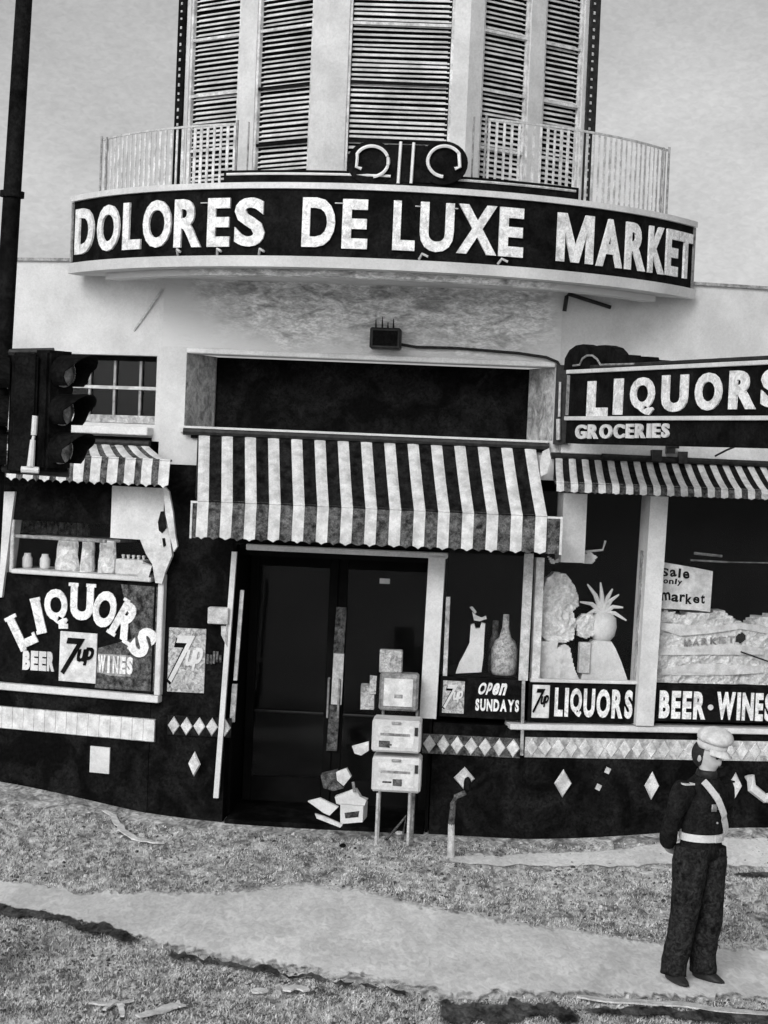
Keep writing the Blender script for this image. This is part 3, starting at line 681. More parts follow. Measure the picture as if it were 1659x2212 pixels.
# ---------------- roof railings (two curved wings)
def railing(xa, xb, label, endx):
    a, b = cyl(xa, 360, RS-.25)[0], cyl(xb, 360, RS-.25)[0]; RR = RS-.25
    z0, z1 = zt-.02, cyl(endx, 300 if endx < 800 else 322, RR)[1]
    t = thing('roof_railing', label, 'railing', cp((a+b)/2, z0, RR), 'pale railings on the canopy')
    bm = B(); arc(bm, a, b, z1-.02, z1, RR-.006, RR+.006, 24); obj('top_rail', bm, 'light_grey', t)
    bm = B(); arc(bm, a, b, z0, z0+.03, RR-.012, RR+.012, 24); obj('bottom_rail', bm, 'light_grey', t)
    n = max(6, int(abs(b-a)*RR/.075))
    for i in range(n+1):
        th = a+(b-a)*(i+.5)/(n+1); m = Matrix.Translation(cp(th, (z0+z1)/2, RR)) @ Matrix.Rotation(th, 4, 'Z') @ Matrix.Diagonal((random.uniform(.022, .034), .006, z1-z0-.05, 1))
        inst('picket', UB['white_worn'], m, t)
    for th in (cyl(endx, 360, RR)[0], (a if abs(cyl(endx, 360, RR)[0]-b) < abs(cyl(endx, 360, RR)[0]-a) else b)):
        bm = B()
        tube(bm, [cp(th, z0, RR+.02), cp(th, z1+.02, RR+.02)], .011, 6)
        tube(bm, [cp(th+(.035 if endx < 800 else -.035), z0, RR+.02), cp(th+(.035 if endx < 800 else -.035), z1+.0, RR+.02)], .008, 6)
        obj('post', bm, 'grey' , t)
railing(222, 512, 'pale slatted roof railing over the left end of the curved sign', 222)
railing(1045, 1440, 'pale slatted roof railing over the right end of the curved sign', 1440)

# ---------------- tower with louvre blinds
TC = Plane((0, 18.75), R_(-2)); 
sA, sB = TC.pt(706, 200)[0], TC.pt(1010, 200)[0]
pa = TC.w(sA, 0); pb = TC.w(sB, 0)
TL = Plane((pa.x, pa.y), R_(36)); TL.u = Vector((math.cos(R_(36)), -math.sin(R_(-36))*0 , 0))
# left face: its left end is farther away
TL = Plane((pa.x, pa.y), R_(-38)); TR = Plane((pb.x, pb.y), R_(36))
ztb, ztt = zroof-.1, 10.2
def tower_face(P, s0, s1, wins):
    holes = []
    for xl, xr in wins:
        a, b = P.pt(xl, 200)[0], P.pt(xr, 200)[0]; holes.append((a, b, ztb+.25, 9.6))
    wall_with_holes(P, s0, s1, ztb, ztt, holes, 'tower', 'tower_wall', 0, .16)
    for k, h in enumerate(holes):
        bm = B(); a, b = h[0], h[1]; w = .028
        pbox(bm, P, a, a+w, h[2], h[3], -.09, -.015); pbox(bm, P, b-w, b, h[2], h[3], -.09, -.015)
        wn = part('window', bm, 'white_worn')
        bm = B(); pbox(bm, P, b-w-.03 if P is not TL else a+w, b-w-.002 if P is not TL else a+w+.028, h[2], h[3], -.10, -.06); obj('side_track', bm, 'black', wn)
        bm = B(); pbox(bm, P, a, b, h[2], h[3], -.155, -.12); obj('shade', bm, 'dark', wn)
        z = h[2]+.03; pitch = .0505; i = 0
        rails = [ztb+.25+q for q in (.62, 1.15, 1.72, 2.3, 2.9)]
        while z < min(h[3], 8.75):
            tilt = random.uniform(-.10, .10); sc = 1
            mm = P.mat((a+b)/2+random.uniform(-.003, .003), z+random.uniform(-.004, .004), -.062) @ Matrix.Rotation(random.uniform(-.006, .006), 4, 'Y') @ Matrix.Rotation(R_(38)+tilt, 4, 'X') @ Matrix.Diagonal(((b-a)-2*w-.012, .043, .006, 1))
            inst('slat', UB['slat'], mm, wn); z += pitch*random.uniform(.94, 1.06); i += 1
        for zr in rails:
            bm = B(); pbox(bm, P, a+w+.002, b-w-.002, zr-.014, zr+.014, -.036, -.018); obj('rail', bm, 'white_worn' if random.random() < .6 else 'black', wn)
tower_face(TC, sA, sB, [(749, 976)])
sl = TL.pt(386, 200)[0]; sr = TR.pt(1284, 200)[0]
tower_face(TL, sl, -.0, [(406, 514), (550, 671)])
tower_face(TR, 0, sr, [(1040, 1142), (1173, 1258)])
# dark corner trims
bm = B(); a = TL.pt(386, 200)[0]; pbox(bm, TL, a-.02, a+.085, ztb+.2, ztt, .002, .03); tc1 = part('corner_strip', bm, 'black')
a = TR.pt(1284, 200)[0]; bm = B(); pbox(bm, TR, a-.12, a+.01, ztb+.2, ztt, .002, .03); tc2 = part('corner_strip', bm, 'metal')
for P, s, m in ((TL, TL.pt(391, 200)[0], tc1), (TR, TR.pt(1272, 200)[0], tc2)):
    for i in range(34):
        z = 6.0+i*.085
        inst('bolt', UB['light_grey'], P.mat(s, z+random.uniform(-.01, .01), .034) @ Matrix.Diagonal((.02, .01, random.uniform(.018, .034), 1)), m)
# tower side and back walls, roof
e1 = TL.w(sl, 0); e2 = TR.w(sr, 0)
bm = B()
for p in (e1, e2): 
    hexa(bm, [p+Vector((-.08, 0, ztb)), p+Vector((.08, 0, ztb)), p+Vector((.08, 0, ztt)), p+Vector((-.08, 0, ztt)), p+Vector((-.08, 3, ztb)), p+Vector((.08, 3, ztb)), p+Vector((.08, 3, ztt)), p+Vector((-.08, 3, ztt))]) if False else None
q = [(e1, Vector((e1.x+.3, e1.y+3.5, 0))), (Vector((e2.x-.3, e2.y+3.5, 0)), e2), (Vector((e1.x+.3, e1.y+3.5, 0)), Vector((e2.x-.3, e2.y+3.5, 0)))]
for a, b in q:
    n_ = Vector(((b-a).y, -(b-a).x, 0)).normalized()*.12
    a = a + Vector((0, .14, 0)) if a is e1 else a; b = b + Vector((0, .14, 0)) if b is e2 else b
    hexa(bm, [a+Vector((0, 0, ztb)), b+Vector((0, 0, ztb)), b+Vector((0, 0, ztt)), a+Vector((0, 0, ztt)), a+n_*1+Vector((0, 0, ztb)), b+n_*1+Vector((0, 0, ztb)), b+n_*1+Vector((0, 0, ztt)), a+n_*1+Vector((0, 0, ztt))])
part('tower_wall', bm, 'tower')
bm = B(); pp = [e1+Vector((-.2, -.1, 0)), pa+Vector((0, -.25, 0)), pb+Vector((0, -.25, 0)), e2+Vector((.2, -.1, 0)), e2+Vector((0, 3.6, 0)), e1+Vector((0, 3.6, 0))]
a = [bm.verts.new(p+Vector((0, 0, ztt+.003))) for p in pp]; b = [bm.verts.new(p+Vector((0, 0, ztt+.25))) for p in pp]; bm.faces.new(a); bm.faces.new(b[::-1])
for i in range(6): bm.faces.new((a[i], b[i], b[(i+1) % 6], a[(i+1) % 6]))
part('tower_roof', bm, 'tower')

# ---------------- floodlight with cable
fl = thing('floodlight', 'small dark box floodlight on the wall over the wide opening', 'light', C.w(C.pt(832, 750)[0], C.pt(832, 755)[1], 0))
r = C.rect(799, 866, 708, 754, .2)
bm = B(); pbev(bm, C, r[0], r[1], r[2], r[3], .03, .24, .015); obj('housing', bm, 'metal', fl)
bm = B(); pbox(bm, C, r[0]+.03, r[1]-.03, r[2]+.03, r[3]-.03, .241, .25); obj('lens', bm, 'black', fl)
bm = B()
for x, y in ((812, 690), (826, 684), (838, 696), (850, 688)): tube(bm, [C.w(*C.pt(x, 712, .12), .12), C.w(*C.pt(x, y, .12), .1)], .012, 5, .004)
obj('bracket', bm, 'metal', fl)
bm = B(); pts = [(866, 744), (900, 750), (985, 752), (1060, 758), (1120, 763), (1180, 772), (1204, 782), (1214, 800)]
tube(bm, [C.w(*C.pt(x, y, .05), .05) for x, y in pts], .016, 6)
tag(obj('cable', bm, 'metal'), 'dark cable running from the floodlight to the projecting sign', 'cable')

# ================================================================== AWNINGS
def awning(P, label, s_top, s_bot, n_panels, z_top, d_top, z_bend, d_bend, z_bot, d_bot, first_white, wf, m2='canvas_black', scal=2, sag=.02, dark_head=True, group=None):
    c = thing('awning', label, 'awning', P.w((s_bot[0]+s_bot[1])/2, z_bot, d_top))
    prof = [(z_top, d_top)] + [(z_top+(z_bend-z_top)*t + sag*math.sin(t*math.pi)*-1, d_top+(d_bend-d_top)*t) for t in (.25, .5, .75)] + [(z_bend, d_bend)]
    ws = []; tot = 0
    for i in range(n_panels):
        white = (i % 2 == 0) == first_white; ws.append((white, wf if white else 1-wf)); tot += ws[-1][1]
    x = 0
    for i, (white, w) in enumerate(ws):
        f0, f1 = x/tot, (x+w)/tot; x += w
        bm = B(); rows = []; K = 4
        for j, (z, d) in enumerate(prof):
            t = j/4; row = []
            for k in range(K+1):
                f = f0+(f1-f0)*k/K; a = s_top[0]+(s_top[1]-s_top[0])*f; b = s_bot[0]+(s_bot[1]-s_bot[0])*f
                s = a+(b-a)*t; wv = .022*math.sin(k/K*math.pi)*math.sin(max(.15, t)*math.pi)*(1 if white else -.6) + .012*noise.noise(Vector((s*3, z*4, 1)))
                row.append(P.w(s, z, d+wv))
            rows.append(row)
        nv = 3
        top_n = len(rows)
        rows.append([p - P.n*.012 + Vector((0, 0, .012)) for p in rows[-1]])
        for j in range(1, nv+1):
            row = []
            for k in range(K+1):
                f = f0+(f1-f0)*k/K; s = s_bot[0]+(s_bot[1]-s_bot[0])*f; u = j/nv
                zb = z_bot + .024*abs(math.cos(k/K*math.pi*1.0))*(1)*scal*.5 + random.uniform(-.004, .004)
                row.append(P.w(s, z_bend+(zb-z_bend)*u, d_bend+(d_bot-d_bend)*u + .014*noise.noise(Vector((s*5, u*2, 4)))))
            rows.append(row)
        def skin_(bm, rows):
            F_ = [[bm.verts.new(p) for p in r_] for r_ in rows]; Bk = [[bm.verts.new(p - P.n*.006 - Vector((0, 0, .004))) for p in r_] for r_ in rows]
            R2 = len(rows)
            for j in range(R2-1):
                for k in range(K):
                    bm.faces.new((F_[j][k], F_[j][k+1], F_[j+1][k+1], F_[j+1][k])); bm.faces.new((Bk[j][k], Bk[j+1][k], Bk[j+1][k+1], Bk[j][k+1]))
            for k in range(K): bm.faces.new((F_[0][k], Bk[0][k], Bk[0][k+1], F_[0][k+1])); bm.faces.new((F_[-1][k], F_[-1][k+1], Bk[-1][k+1], Bk[-1][k]))
            for j in range(R2-1): bm.faces.new((F_[j][0], F_[j+1][0], Bk[j+1][0], Bk[j][0])); bm.faces.new((F_[j][K], Bk[j][K], Bk[j+1][K], F_[j+1][K]))
        skin_(bm, rows[:top_n]); bv = B(); skin_(bv, rows[top_n:]); obj('valance_flap', bv, 'canvas_white' if white else 'canvas_grey', c)
        obj('canvas_panel', bm, 'canvas_white' if white else m2, c, smooth=False)
    bm = B(); tube(bm, [P.w(s_top[0]-.05, z_top+.01, d_top+.01), P.w(s_top[1]+.03, z_top+.01, d_top+.01)], .032, 8); obj('head_rail', bm, 'metal' if dark_head else 'white', c)
    bm = B(); tube(bm, [P.w(s_bot[0], z_bend, d_bend-.03), P.w(s_bot[1], z_bend, d_bend-.03)], .014, 6); obj('front_bar', bm, 'grey', c)
    for a, b in ((s_top[0], s_bot[0]), (s_top[1], s_bot[1])):
        bm = B(); tube(bm, [P.w(a, z_bend+.02, d_top), P.w(b, z_bend, d_bend-.03)], .012, 6); tube(bm, [P.w(a, z_bend+.02, d_top), P.w(a, z_top, d_top)], .012, 6); obj('side_arm', bm, 'metal', c)
    return c
db = .72
kx = lambda x, y, d: C.pt(x, y, d)[0]
zt_ = (C.pt(410, 938, .05)[1]+C.pt(1185, 964, .05)[1])/2
zben = (C.pt(430, 1088, db)[1]+C.pt(1190, 1110, db)[1])/2
zbo = (C.pt(430, 1168, db+.03)[1]+C.pt(1190, 1194, db+.03)[1])/2
ca = awning(C, 'striped black and white awning over the market entrance, the middle one', (kx(429, 950, .05), kx(1157, 960, .05)), (kx(425, 1120, db), kx(1181, 1140, db)), 29, zt_, .05, zben, db, zbo, db+.03, True, .475, scal=2)
# end returns of the middle awning
for s_, s2, w_ in ((kx(411, 1130, db), kx(424, 1130, db), 0), (kx(1182, 1150, db), kx(1212, 1150, db), 1)):
    bm = B(); pbox(bm, C, s_, s2, zbo+.005, zben, db-.03, db-.015); obj('end_flap', bm, 'canvas_grey', ca)
    bm = B(); pbox(bm, C, s_-.004, s2+.012, zben-.02, zben, db-.013, db-.005); pbox(bm, C, (s2-.01 if w_ else s_-.004), (s2+.012 if w_ else s_+.014), zbo, zben-.021, db-.013, db-.005); obj('flap_edge', bm, 'canvas_white', ca)
bm = B(); tube(bm, [C.w(kx(396, 934, .07), zt_+.012, .07), C.w(kx(1186, 962, .07), zt_+.012, .07)], .034, 8); obj('head_box', bm, 'metal', ca)
bm = B(); pbox(bm, C, kx(412, 950, .04), kx(1178, 950, .04), zt_-.05, zt_-.002, .006, .045); obj('valance_board', bm, 'black', ca)
bm = B()   # curled white strip of canvas at the right end of the awning
prism(bm, pxpoly(C, [(1172, 975), (1186, 968), (1190, 990), (1182, 1022), (1168, 1030), (1166, 1000)], .3), C, .28, .30); obj('loose_flap', bm, 'canvas_white', ca)
da = .55
awning(PU, 'striped awning over the right shop windows, below the projecting sign', (PU.pt(1200, 990, .06)[0], PU.pt(1785, 1020, .06)[0]), (PU.pt(1203, 1040, da)[0], PU.pt(1830, 1080, da)[0]), 43, (PU.pt(1250, 986, .06)[1]+PU.pt(1640, 1008, .06)[1])/2, .06, (PU.pt(1250, 1038, da)[1]+PU.pt(1640, 1066, da)[1])/2, da, (PU.pt(1250, 1056, da)[1]+PU.pt(1640, 1088, da)[1])/2, da+.01, True, .52, scal=1)
dl = .42
la = awning(PL, 'short striped awning with faded dark stripes over the left shop window', (PL.pt(0, 970, .05)[0], PL.pt(318, 960, .05)[0]), (PL.pt(-55, 1030, dl)[0], PL.pt(366, 1020, dl)[0]), 23, PL.pt(200, 956, .05)[1], .05, PL.pt(250, 990, dl)[1], dl, PL.pt(250, 1048, dl)[1], dl+.02, True, .6, 'canvas_grey', scal=2.4)
# hanging side curtain of the left awning
bm = B()
prism(bm, pxpoly(PL, [(352, 1046), (366, 1062), (374, 1105), (380, 1160), (384, 1180), (376, 1192), (366, 1150), (358, 1110)], .2), PL, .18, .21); obj('side_curtain', bm, 'canvas_white', la)
bm = B(); prism(bm, pxpoly(PL, [(335, 1165), (348, 1110), (362, 1130), (370, 1160), (374, 1200), (360, 1235), (352, 1262), (338, 1260), (332, 1218), (318, 1195), (305, 1166)], .06), PL, .05, .09); wobble(bm, .012, 5)
tag(obj('tied_canvas', bm, 'canvas_white'), 'crumpled white canvas bundle hanging at the right edge of the left shop window', 'canvas')
bm = B(); prism(bm, pxpoly(PL, [(341, 1128), (347, 1105), (354, 1104), (360, 1140), (350, 1152), (343, 1146)], .1), PL, .095, .10); prism(bm, pxpoly(PL, [(350, 1163), (356, 1162), (358, 1178), (353, 1182)], .1), PL, .095, .10)
obj('dark_lining', bm, 'canvas_black', la)

# ================================================================== PROJECTING SIGN
ps = at_depth(1222, 880, 17.75); PS = Plane((ps.x, ps.y), R_(-67))
ex = PS.pt(1659, 880)[0]+.62
sgn = thing('projecting_sign', 'black projecting sign with stepped crest reading LIQUORS over GROCERIES', 'sign', PS.w(ex/2, PS.pt(1400, 960)[1]))
zT = (PS.pt(1235, 800)[1]+PS.pt(1640, 788)[1])/2; zM = (PS.pt(1235, 905)[1]+PS.pt(1640, 902)[1])/2; zB = (PS.pt(1235, 957)[1]+PS.pt(1640, 968)[1])/2; zM2 = zM+.02
bm = B(); pbev(bm, PS, 0, ex, zM+.005, zT, -.25, 0); obj('sign_panel', bm, 'black', sgn)
bm = B(); pbev(bm, PS, 0, ex, zB, zM-.005, -.22, -.01); obj('lower_panel', bm, 'black', sgn)
for z in (zT, zM):
    bm = B(); pbev(bm, PS, .03, ex, z-.018, z+.018, .0, .03, .004); obj('trim', bm, 'white', sgn)
bm = B(); pbev(bm, PS, .42, ex, zT+.02, zT+.055, -.2, .0); obj('top_bar', bm, 'metal', sgn)
bm = B(); pbox(bm, PS, .035, .06, zM+.03, zT-.03, .0, .02); obj('end_trim', bm, 'grey', sgn)
crp = [(1228, 800), (1230, 775), (1240, 757), (1254, 747), (1270, 744), (1284, 748), (1292, 753), (1302, 747), (1318, 746), (1334, 751), (1344, 762), (1347, 767), (1372, 767), (1372, 770), (1410, 771), (1412, 777), (1436, 778), (1438, 783), (1472, 783), (1476, 798)]
bm = B(); prism(bm, pxpoly(PS, crp, -.08), PS, -.14, -.03); obj('crest', bm, 'black', sgn)
bm = B(); tube(bm, [PS.w(*PS.pt(x, y), .0) for x, y in ((1238, 790), (1252, 788), (1258, 775), (1268, 768), (1280, 768), (1290, 776), (1297, 788), (1370, 786))], .010, 6); obj('outline_tube', bm, 'grey', sgn)
for i, (ch, x, w, yc, h) in enumerate((('L', 1292, 44, 861, 76), ('I', 1337, 19, 857, 78), ('Q', 1389, 52, 856, 82), ('U', 1459, 56, 850, 80), ('O', 1532, 58, 846, 82), ('R', 1606, 58, 842, 84), ('S', 1674, 56, 838, 86))):
    obj('letter', flat_letter(ch, PS, x, yc, w, h, .004, .014, 0, .05), 'letter', sgn)
word('GROCERIES', PS, 1246, 1447, 933, 930, 31, -.008, 'white', sgn, .02, .035, gap=.2)
# end housing / conduit at the wall
bm = B(); pbox(bm, C, C.pt(1198, 870)[0], C.pt(1218, 870)[0]+.05, C.pt(1208, 960)[1], C.pt(1208, 790)[1], .02, .16); obj('wall_bracket', bm, 'metal', sgn)
bm = B(); tube(bm, [C.w(*C.pt(1210, 825, .2), .2), C.w(*C.pt(1208, 900, .2), .2)], .012, 6); tube(bm, [C.w(*C.pt(1206, 905, .2), .2), C.w(*C.pt(1206, 950, .2), .2)], .02, 6); obj('wall_tube_or_shadow_edge', bm, 'light_grey', sgn)
# clamps and brace on the ledge
bm = B()
for x, y in ((1421, 985), (1452, 968), (1478, 988)):
    s, z = PU.pt(x, y, .2); bm = B(); box(bm, PU.w(s, z, .16), (.09, .10, .11)); wobble(bm, .02, 11); obj('clamp', bm, 'metal', sgn)
bm = B(); tube(bm, [PU.w(*PU.pt(1440, 965, .2), .2), PU.w(*PU.pt(1466, 965, .2), .2)], .02, 6); obj('clamp_bar', bm, 'metal', sgn); bm = B(); tube(bm, [PU.w(*PU.pt(1545, 985, .15), .15), PU.w(*PU.pt(1570, 972, .3), .3), PU.w(*PU.pt(1600, 960, .5), .5)], .010, 6); obj('stay', bm, 'metal', sgn)
bm = B(); tube(bm, [PU.w(PU.pt(1300, 992, .12)[0], PU.pt(1300, 985, .12)[1], .12), PU.w(PU.pt(1659, 1006, .12)[0]+1, PU.pt(1659, 1003, .12)[1], .12)], .028, 6)
tag(obj('awning_roller', bm, 'metal'), 'dark roller tube along the ledge over the right awning', 'roller')

# ================================================================== SIGNS IN THE LEFT WINDOW
ls = thing('painted_sign', 'arched white LIQUORS lettering on the black left shop window', 'sign', PL.w(*PL.pt(178, 1480), 0))
def serif(bm, P, x, y, w, h, rot, d, bars):
    s, z = P.pt(x, y, d); k = (P.pt(x+10, y, d)[0]-P.pt(x-10, y, d)[0])/20; ca, sa = math.cos(rot), math.sin(rot)
    for (bx, bz, bw_, bh) in bars:
        pts = []
        for a, b in ((-1, -1), (1, -1), (1, 1), (-1, 1)):
            px, pz = (bx+a*bw_/2)*w, (bz+b*bh/2)*h; pts.append((s+(px*ca-pz*sa)*k, z+(px*sa+pz*ca)*k))
        v = [P.w(p, q, d+.002) for p, q in pts]+[P.w(p, q, d+.017) for p, q in pts]; hexa(bm, v)
SER = {'L': [(-.28, .46, .6, .10), (-.3, -.46, .3, .1), (.44, -.32, .14, .3)], 'I': [(0, .46, 1.1, .10), (0, -.46, 1.1, .10)], 'U': [(-.38, .46, .42, .09), (.38, .46, .42, .09)], 'R': [(-.4, .46, .3, .08), (-.36, -.46, .42, .09), (.42, -.46, .36, .09)], 'Q': [(.3, -.46, .4, .12)], 'S': [(.40, .30, .14, .28), (-.40, -.30, .14, .28)]}
for ch, x, y, w, h, rot in (('L', 49, 1362, 44, 72, 28), ('I', 84, 1330, 20, 70, 15), ('Q', 122, 1312, 50, 80, 4), ('U', 178, 1302, 50, 76, 0), ('O', 227, 1316, 50, 80, -9), ('R', 274, 1342, 48, 80, -27), ('S', 310, 1388, 42, 70, -36)):
    bm = flat_letter(ch, PL, x, y, w, h, -.014, .014, R_(rot), .055)
    serif(bm, PL, x, y, w, h, R_(rot), -.014, SER.get(ch, [])); obj('letter', bm, 'letter', ls)
for i, ch in enumerate('BEER'):
    obj('letter', flat_letter(ch, PL, 58+i*17.5, 1426+i*1, 16, 42, -.014, .012, 0, .07), 'white', ls)
bm = B(); prism(bm, pxpoly(PL, [(212, 1412), (282, 1416), (288, 1425), (282, 1462), (240, 1460), (210, 1452)], -.012), PL, -.0145, -.012); obj('faded_panel', bm, 'grey', ls)
for i, ch in enumerate('WINES'):
    obj('letter', flat_letter(ch, PL, 220+i*15.2, 1434+i*1, (16 if ch == 'W' else 5 if ch == 'I' else 13), 38, -.011, .008, 0, .06), 'letter', ls)
def sevenup(P, x0, x1, y0, y1, d, label, bgm, fg, k=1, shadow=False):
    r = P.rect(x0, x1, y0, y1, d); t = thing('soda_sign', label, 'sign', P.w((r[0]+r[1])/2, r[2], d), 'soda signs on the shopfront')
    bm = B(); pbev(bm, P, r[0], r[1], r[2], r[3], d-.02, d, .003); obj('board', bm, bgm, t)
    w, h = x1-x0, y1-y0; xc, yc = (x0+x1)/2, (y0+y1)/2
    obj('digit', flat_letter('7', P, xc-w*.16, yc-h*.02, w*.46, h*.74, d+.003, .008, 0, .01, .22), fg, t)
    if shadow: obj('digit_shadow', flat_letter('7', P, xc-w*.21, yc+h*.02, w*.46, h*.74, d+.0005, .002, 0, .03, .22), 'black', t)
    obj('letter', flat_letter('u', P, xc+w*.10, yc-h*.04, w*.22, h*.25, d+.003, .01, R_(4), .03, .25), fg, t)
    obj('letter', flat_letter('p', P, xc+w*.31, yc-h*.02, w*.22, h*.36, d+.003, .01, R_(4), .03, .25), fg, t)
sevenup(PL, 128, 208, 1366, 1474, .004, 'light soda board with dark script under the arched lettering', 'paper', 'black')
lower  # (shopfront panels done)
sevenup(C, 363, 443, 1357, 1496, .01, 'mottled soda board with white script between the left window and the door', 'poster', 'white', shadow=True)
for x in (363, 441):
    pass
# small box sign near the door post
bx = thing('box_sign', 'small pale blank box sign fixed beside the white door post', 'sign', C.w(*C.pt(472, 1350, .05), .05))
r = C.rect(449, 494, 1312, 1348, .08); bm = B(); pbev(bm, C, *r, -.01, .10); obj('box', bm, 'light_grey', bx)
bm = B(); prism(bm, pxpoly(C, [(478, 1352), (494, 1352), (492, 1398), (486, 1388), (478, 1372)], .05), C, .03, .06); obj('bracket', bm, 'light_grey', bx)
bm = B(); rr = C.rect(446, 480, 1406, 1438, .02)
for i in range(5): s0 = rr[0]+(rr[1]-rr[0])*i/5; pbox(bm, C, s0, s0+.022, rr[2]+random.uniform(0, .06), rr[3]-random.uniform(0, .05), .0, .02)
tag(obj('torn_notice', bm, 'canvas_grey'), 'torn faded notice right of the mottled soda board', 'notice')

# goods on the left shelf
def lathe(bm, base, prof, n=14):
    rings = [[bm.verts.new(base+Vector((r*math.cos(2*math.pi*k/n), r*math.sin(2*math.pi*k/n), z))) for k in range(n)] for r, z in prof]
    for i in range(len(rings)-1):
        for k in range(n): bm.faces.new((rings[i][k], rings[i][(k+1) % n], rings[i+1][(k+1) % n], rings[i+1][k]))
    bm.faces.new(rings[0][::-1]); bm.faces.new(rings[-1])
for x, lab in ((59, 'small white jar at the left end of the shop window shelf'), (97, 'white jar standing second from the left on the window shelf')):
    s = PL.pt(x, 1215, -.2)[0]; bm = B(); lathe(bm, PL.w(s, zsh+.001, -.2), [(.045, 0), (.052, .02), (.052, .10), (.035, .13), (.035, .15)]); tag(obj('jar', bm, 'white', smooth=True), lab, 'jar', 'jars on the left window shelf')
for x, w, y, lab in ((146, 50, 1166, 'widest mottled paper sack on the left window shelf'), (190, 28, 1166, 'narrow paper sack between two wider sacks on the window shelf'), (233, 38, 1168, 'pale paper sack nearest the stacked cartons on the window shelf')):
    a = PL.pt(x-w/2, 1200, -.2)[0]; b = PL.pt(x+w/2, 1200, -.2)[0]; z1 = PL.pt(x, y, -.2)[1]
    bm = B(); R8 = []
    for t in range(7):
        f = t/6; ww = (b-a)/2*(1-.18*f**2+.05*math.sin(f*9)); R8.append((PL.w((a+b)/2, zsh+.002+(z1-zsh)*f, -.2), ww, .09*(1-.5*f), R_(-17)))
    loft(bm, R8, 12); wobble(bm, .012, 9); tag(obj('paper_sack', bm, 'display'), lab, 'sack', 'paper sacks on the left window shelf')
r = PL.rect(256, 316, 1208, 1238, -.2); bm = B(); pbev(bm, PL, r[0], r[1], zsh+.001, r[3], -.32, -.12)
cb = thing('carton', 'low pale carton at the right end of the window shelf', 'carton', PL.w((r[0]+r[1])/2, zsh, -.2)); obj('box', bm, 'paper', cb)
for i in range(5):
    s = r[0]+.04+i*(r[1]-r[0]-.08)/4; bm = B(); lathe(bm, PL.w(s, r[3]+.001, -.22), [(.013, 0), (.013, .02), (.018, .022), (.018, .04)], 8); obj('bottle_cap', bm, 'white', cb)
s, z = PL.pt(322, 1234, -.1); bm = B(); box(bm, PL.w(s, z, .0), (.10, .10, .16), Matrix.Rotation(.3, 4, 'Y')); wobble(bm, .02, 8); tag(obj('parcel', bm, 'paper'), 'small crumpled white parcel under the canvas bundle', 'parcel')
# stock glimpsed in the dark upper window: a row of dark goods
for i in range(12):
    s, z = PL.pt(62+i*13, 1155, -.7); bm = B(); h = random.uniform(.10, .26); lathe(bm, PL.w(s, zq, -.5), [(.03, 0), (.035, .02), (.035, h*.6), (.014, h*.8), (.014, h)], 10)
    tag(obj('bottle', bm, 'canvas_grey', smooth=True), 'dim bottle in the row above the glazing bar of the left window', 'bottle', 'dim bottles behind the left window')
bm = B(); pbox(bm, PL, PL.pt(45, 1160)[0], PL.pt(232, 1160)[0], zq-.03, zq-.002, -.7, -.3); tag(obj('bottle_shelf', bm, 'grey'), 'thin shelf holding the dim bottles inside the left window', 'shelf')

# ================================================================== SIGNS AND GOODS, RIGHT WINDOWS
def board(P, x0, x1, y0, y1, d, name, label, m='black'):
    r = P.rect(x0, x1, y0, y1, d); t = thing(name, label, 'sign', P.w((r[0]+r[1])/2, r[2], d)); bm = B(); pbev(bm, P, *r, d-.03, d, .003); obj('board', bm, m, t); return t, r
t1, _ = board(C, 950, 1134, 1466, 1552, -.01, 'window_sign', 'black board under the first display window reading Open SUNDAYS')
def word2(txt, P, x0, x1, y, h, d, parent, slant=0, off=.04):
    word(txt, P, x0, x1, y, y+(x1-x0)*.035, h, d, 'letter', parent, .010, off, slant, .14)
word2('Open', C, 1034, 1094, 1487, 26, -.008, t1, .25); word2('SUNDAYS', C, 1027, 1121, 1522, 26, -.008, t1, 0, .05)
sevenup(C, 956, 1003, 1471, 1541, .008, 'small soda board left of the Open SUNDAYS lettering', 'poster', 'white', shadow=True)
t2, r_ = board(PR, 1141, 1374, 1476, 1560, -.01, 'window_sign', 'black board under the pineapple window reading LIQUORS')
word2('LIQUORS', PR, 1198, 1366, 1516, 62, -.008, t2, 0, .045)
sevenup(PR, 1150, 1187, 1480, 1551, .008, 'small soda board left of the straight LIQUORS board lettering', 'paper', 'black')
t3, r_ = board(PR, 1413, 1860, 1484, 1562, -.01, 'window_sign', 'black board under the far right window reading BEER · WINES')
word2('BEER', PR, 1424, 1524, 1521, 60, -.008, t3, 0, .05)
s, z = PR.pt(1535, 1528); bm = B(); lathe(bm, Vector((0, 0, 0)), [(.028, 0), (.028, .012)], 12); bm.transform(PR.mat(s, z, -.008) @ Matrix.Rotation(math.pi/2, 4, 'X')); obj('dot', bm, 'white', t3)
word2('WINES', PR, 1548, 1668, 1524, 60, -.008, t3, 0, .05)
for x0, x1, P, y0, y1 in ((1145, 1376, PR, 1468, 1475),):
    r = P.rect(x0, x1, y0, y1); bm = B(); pbev(bm, P, *r, -.04, .03, .003); part('board_trim', bm, 'white')
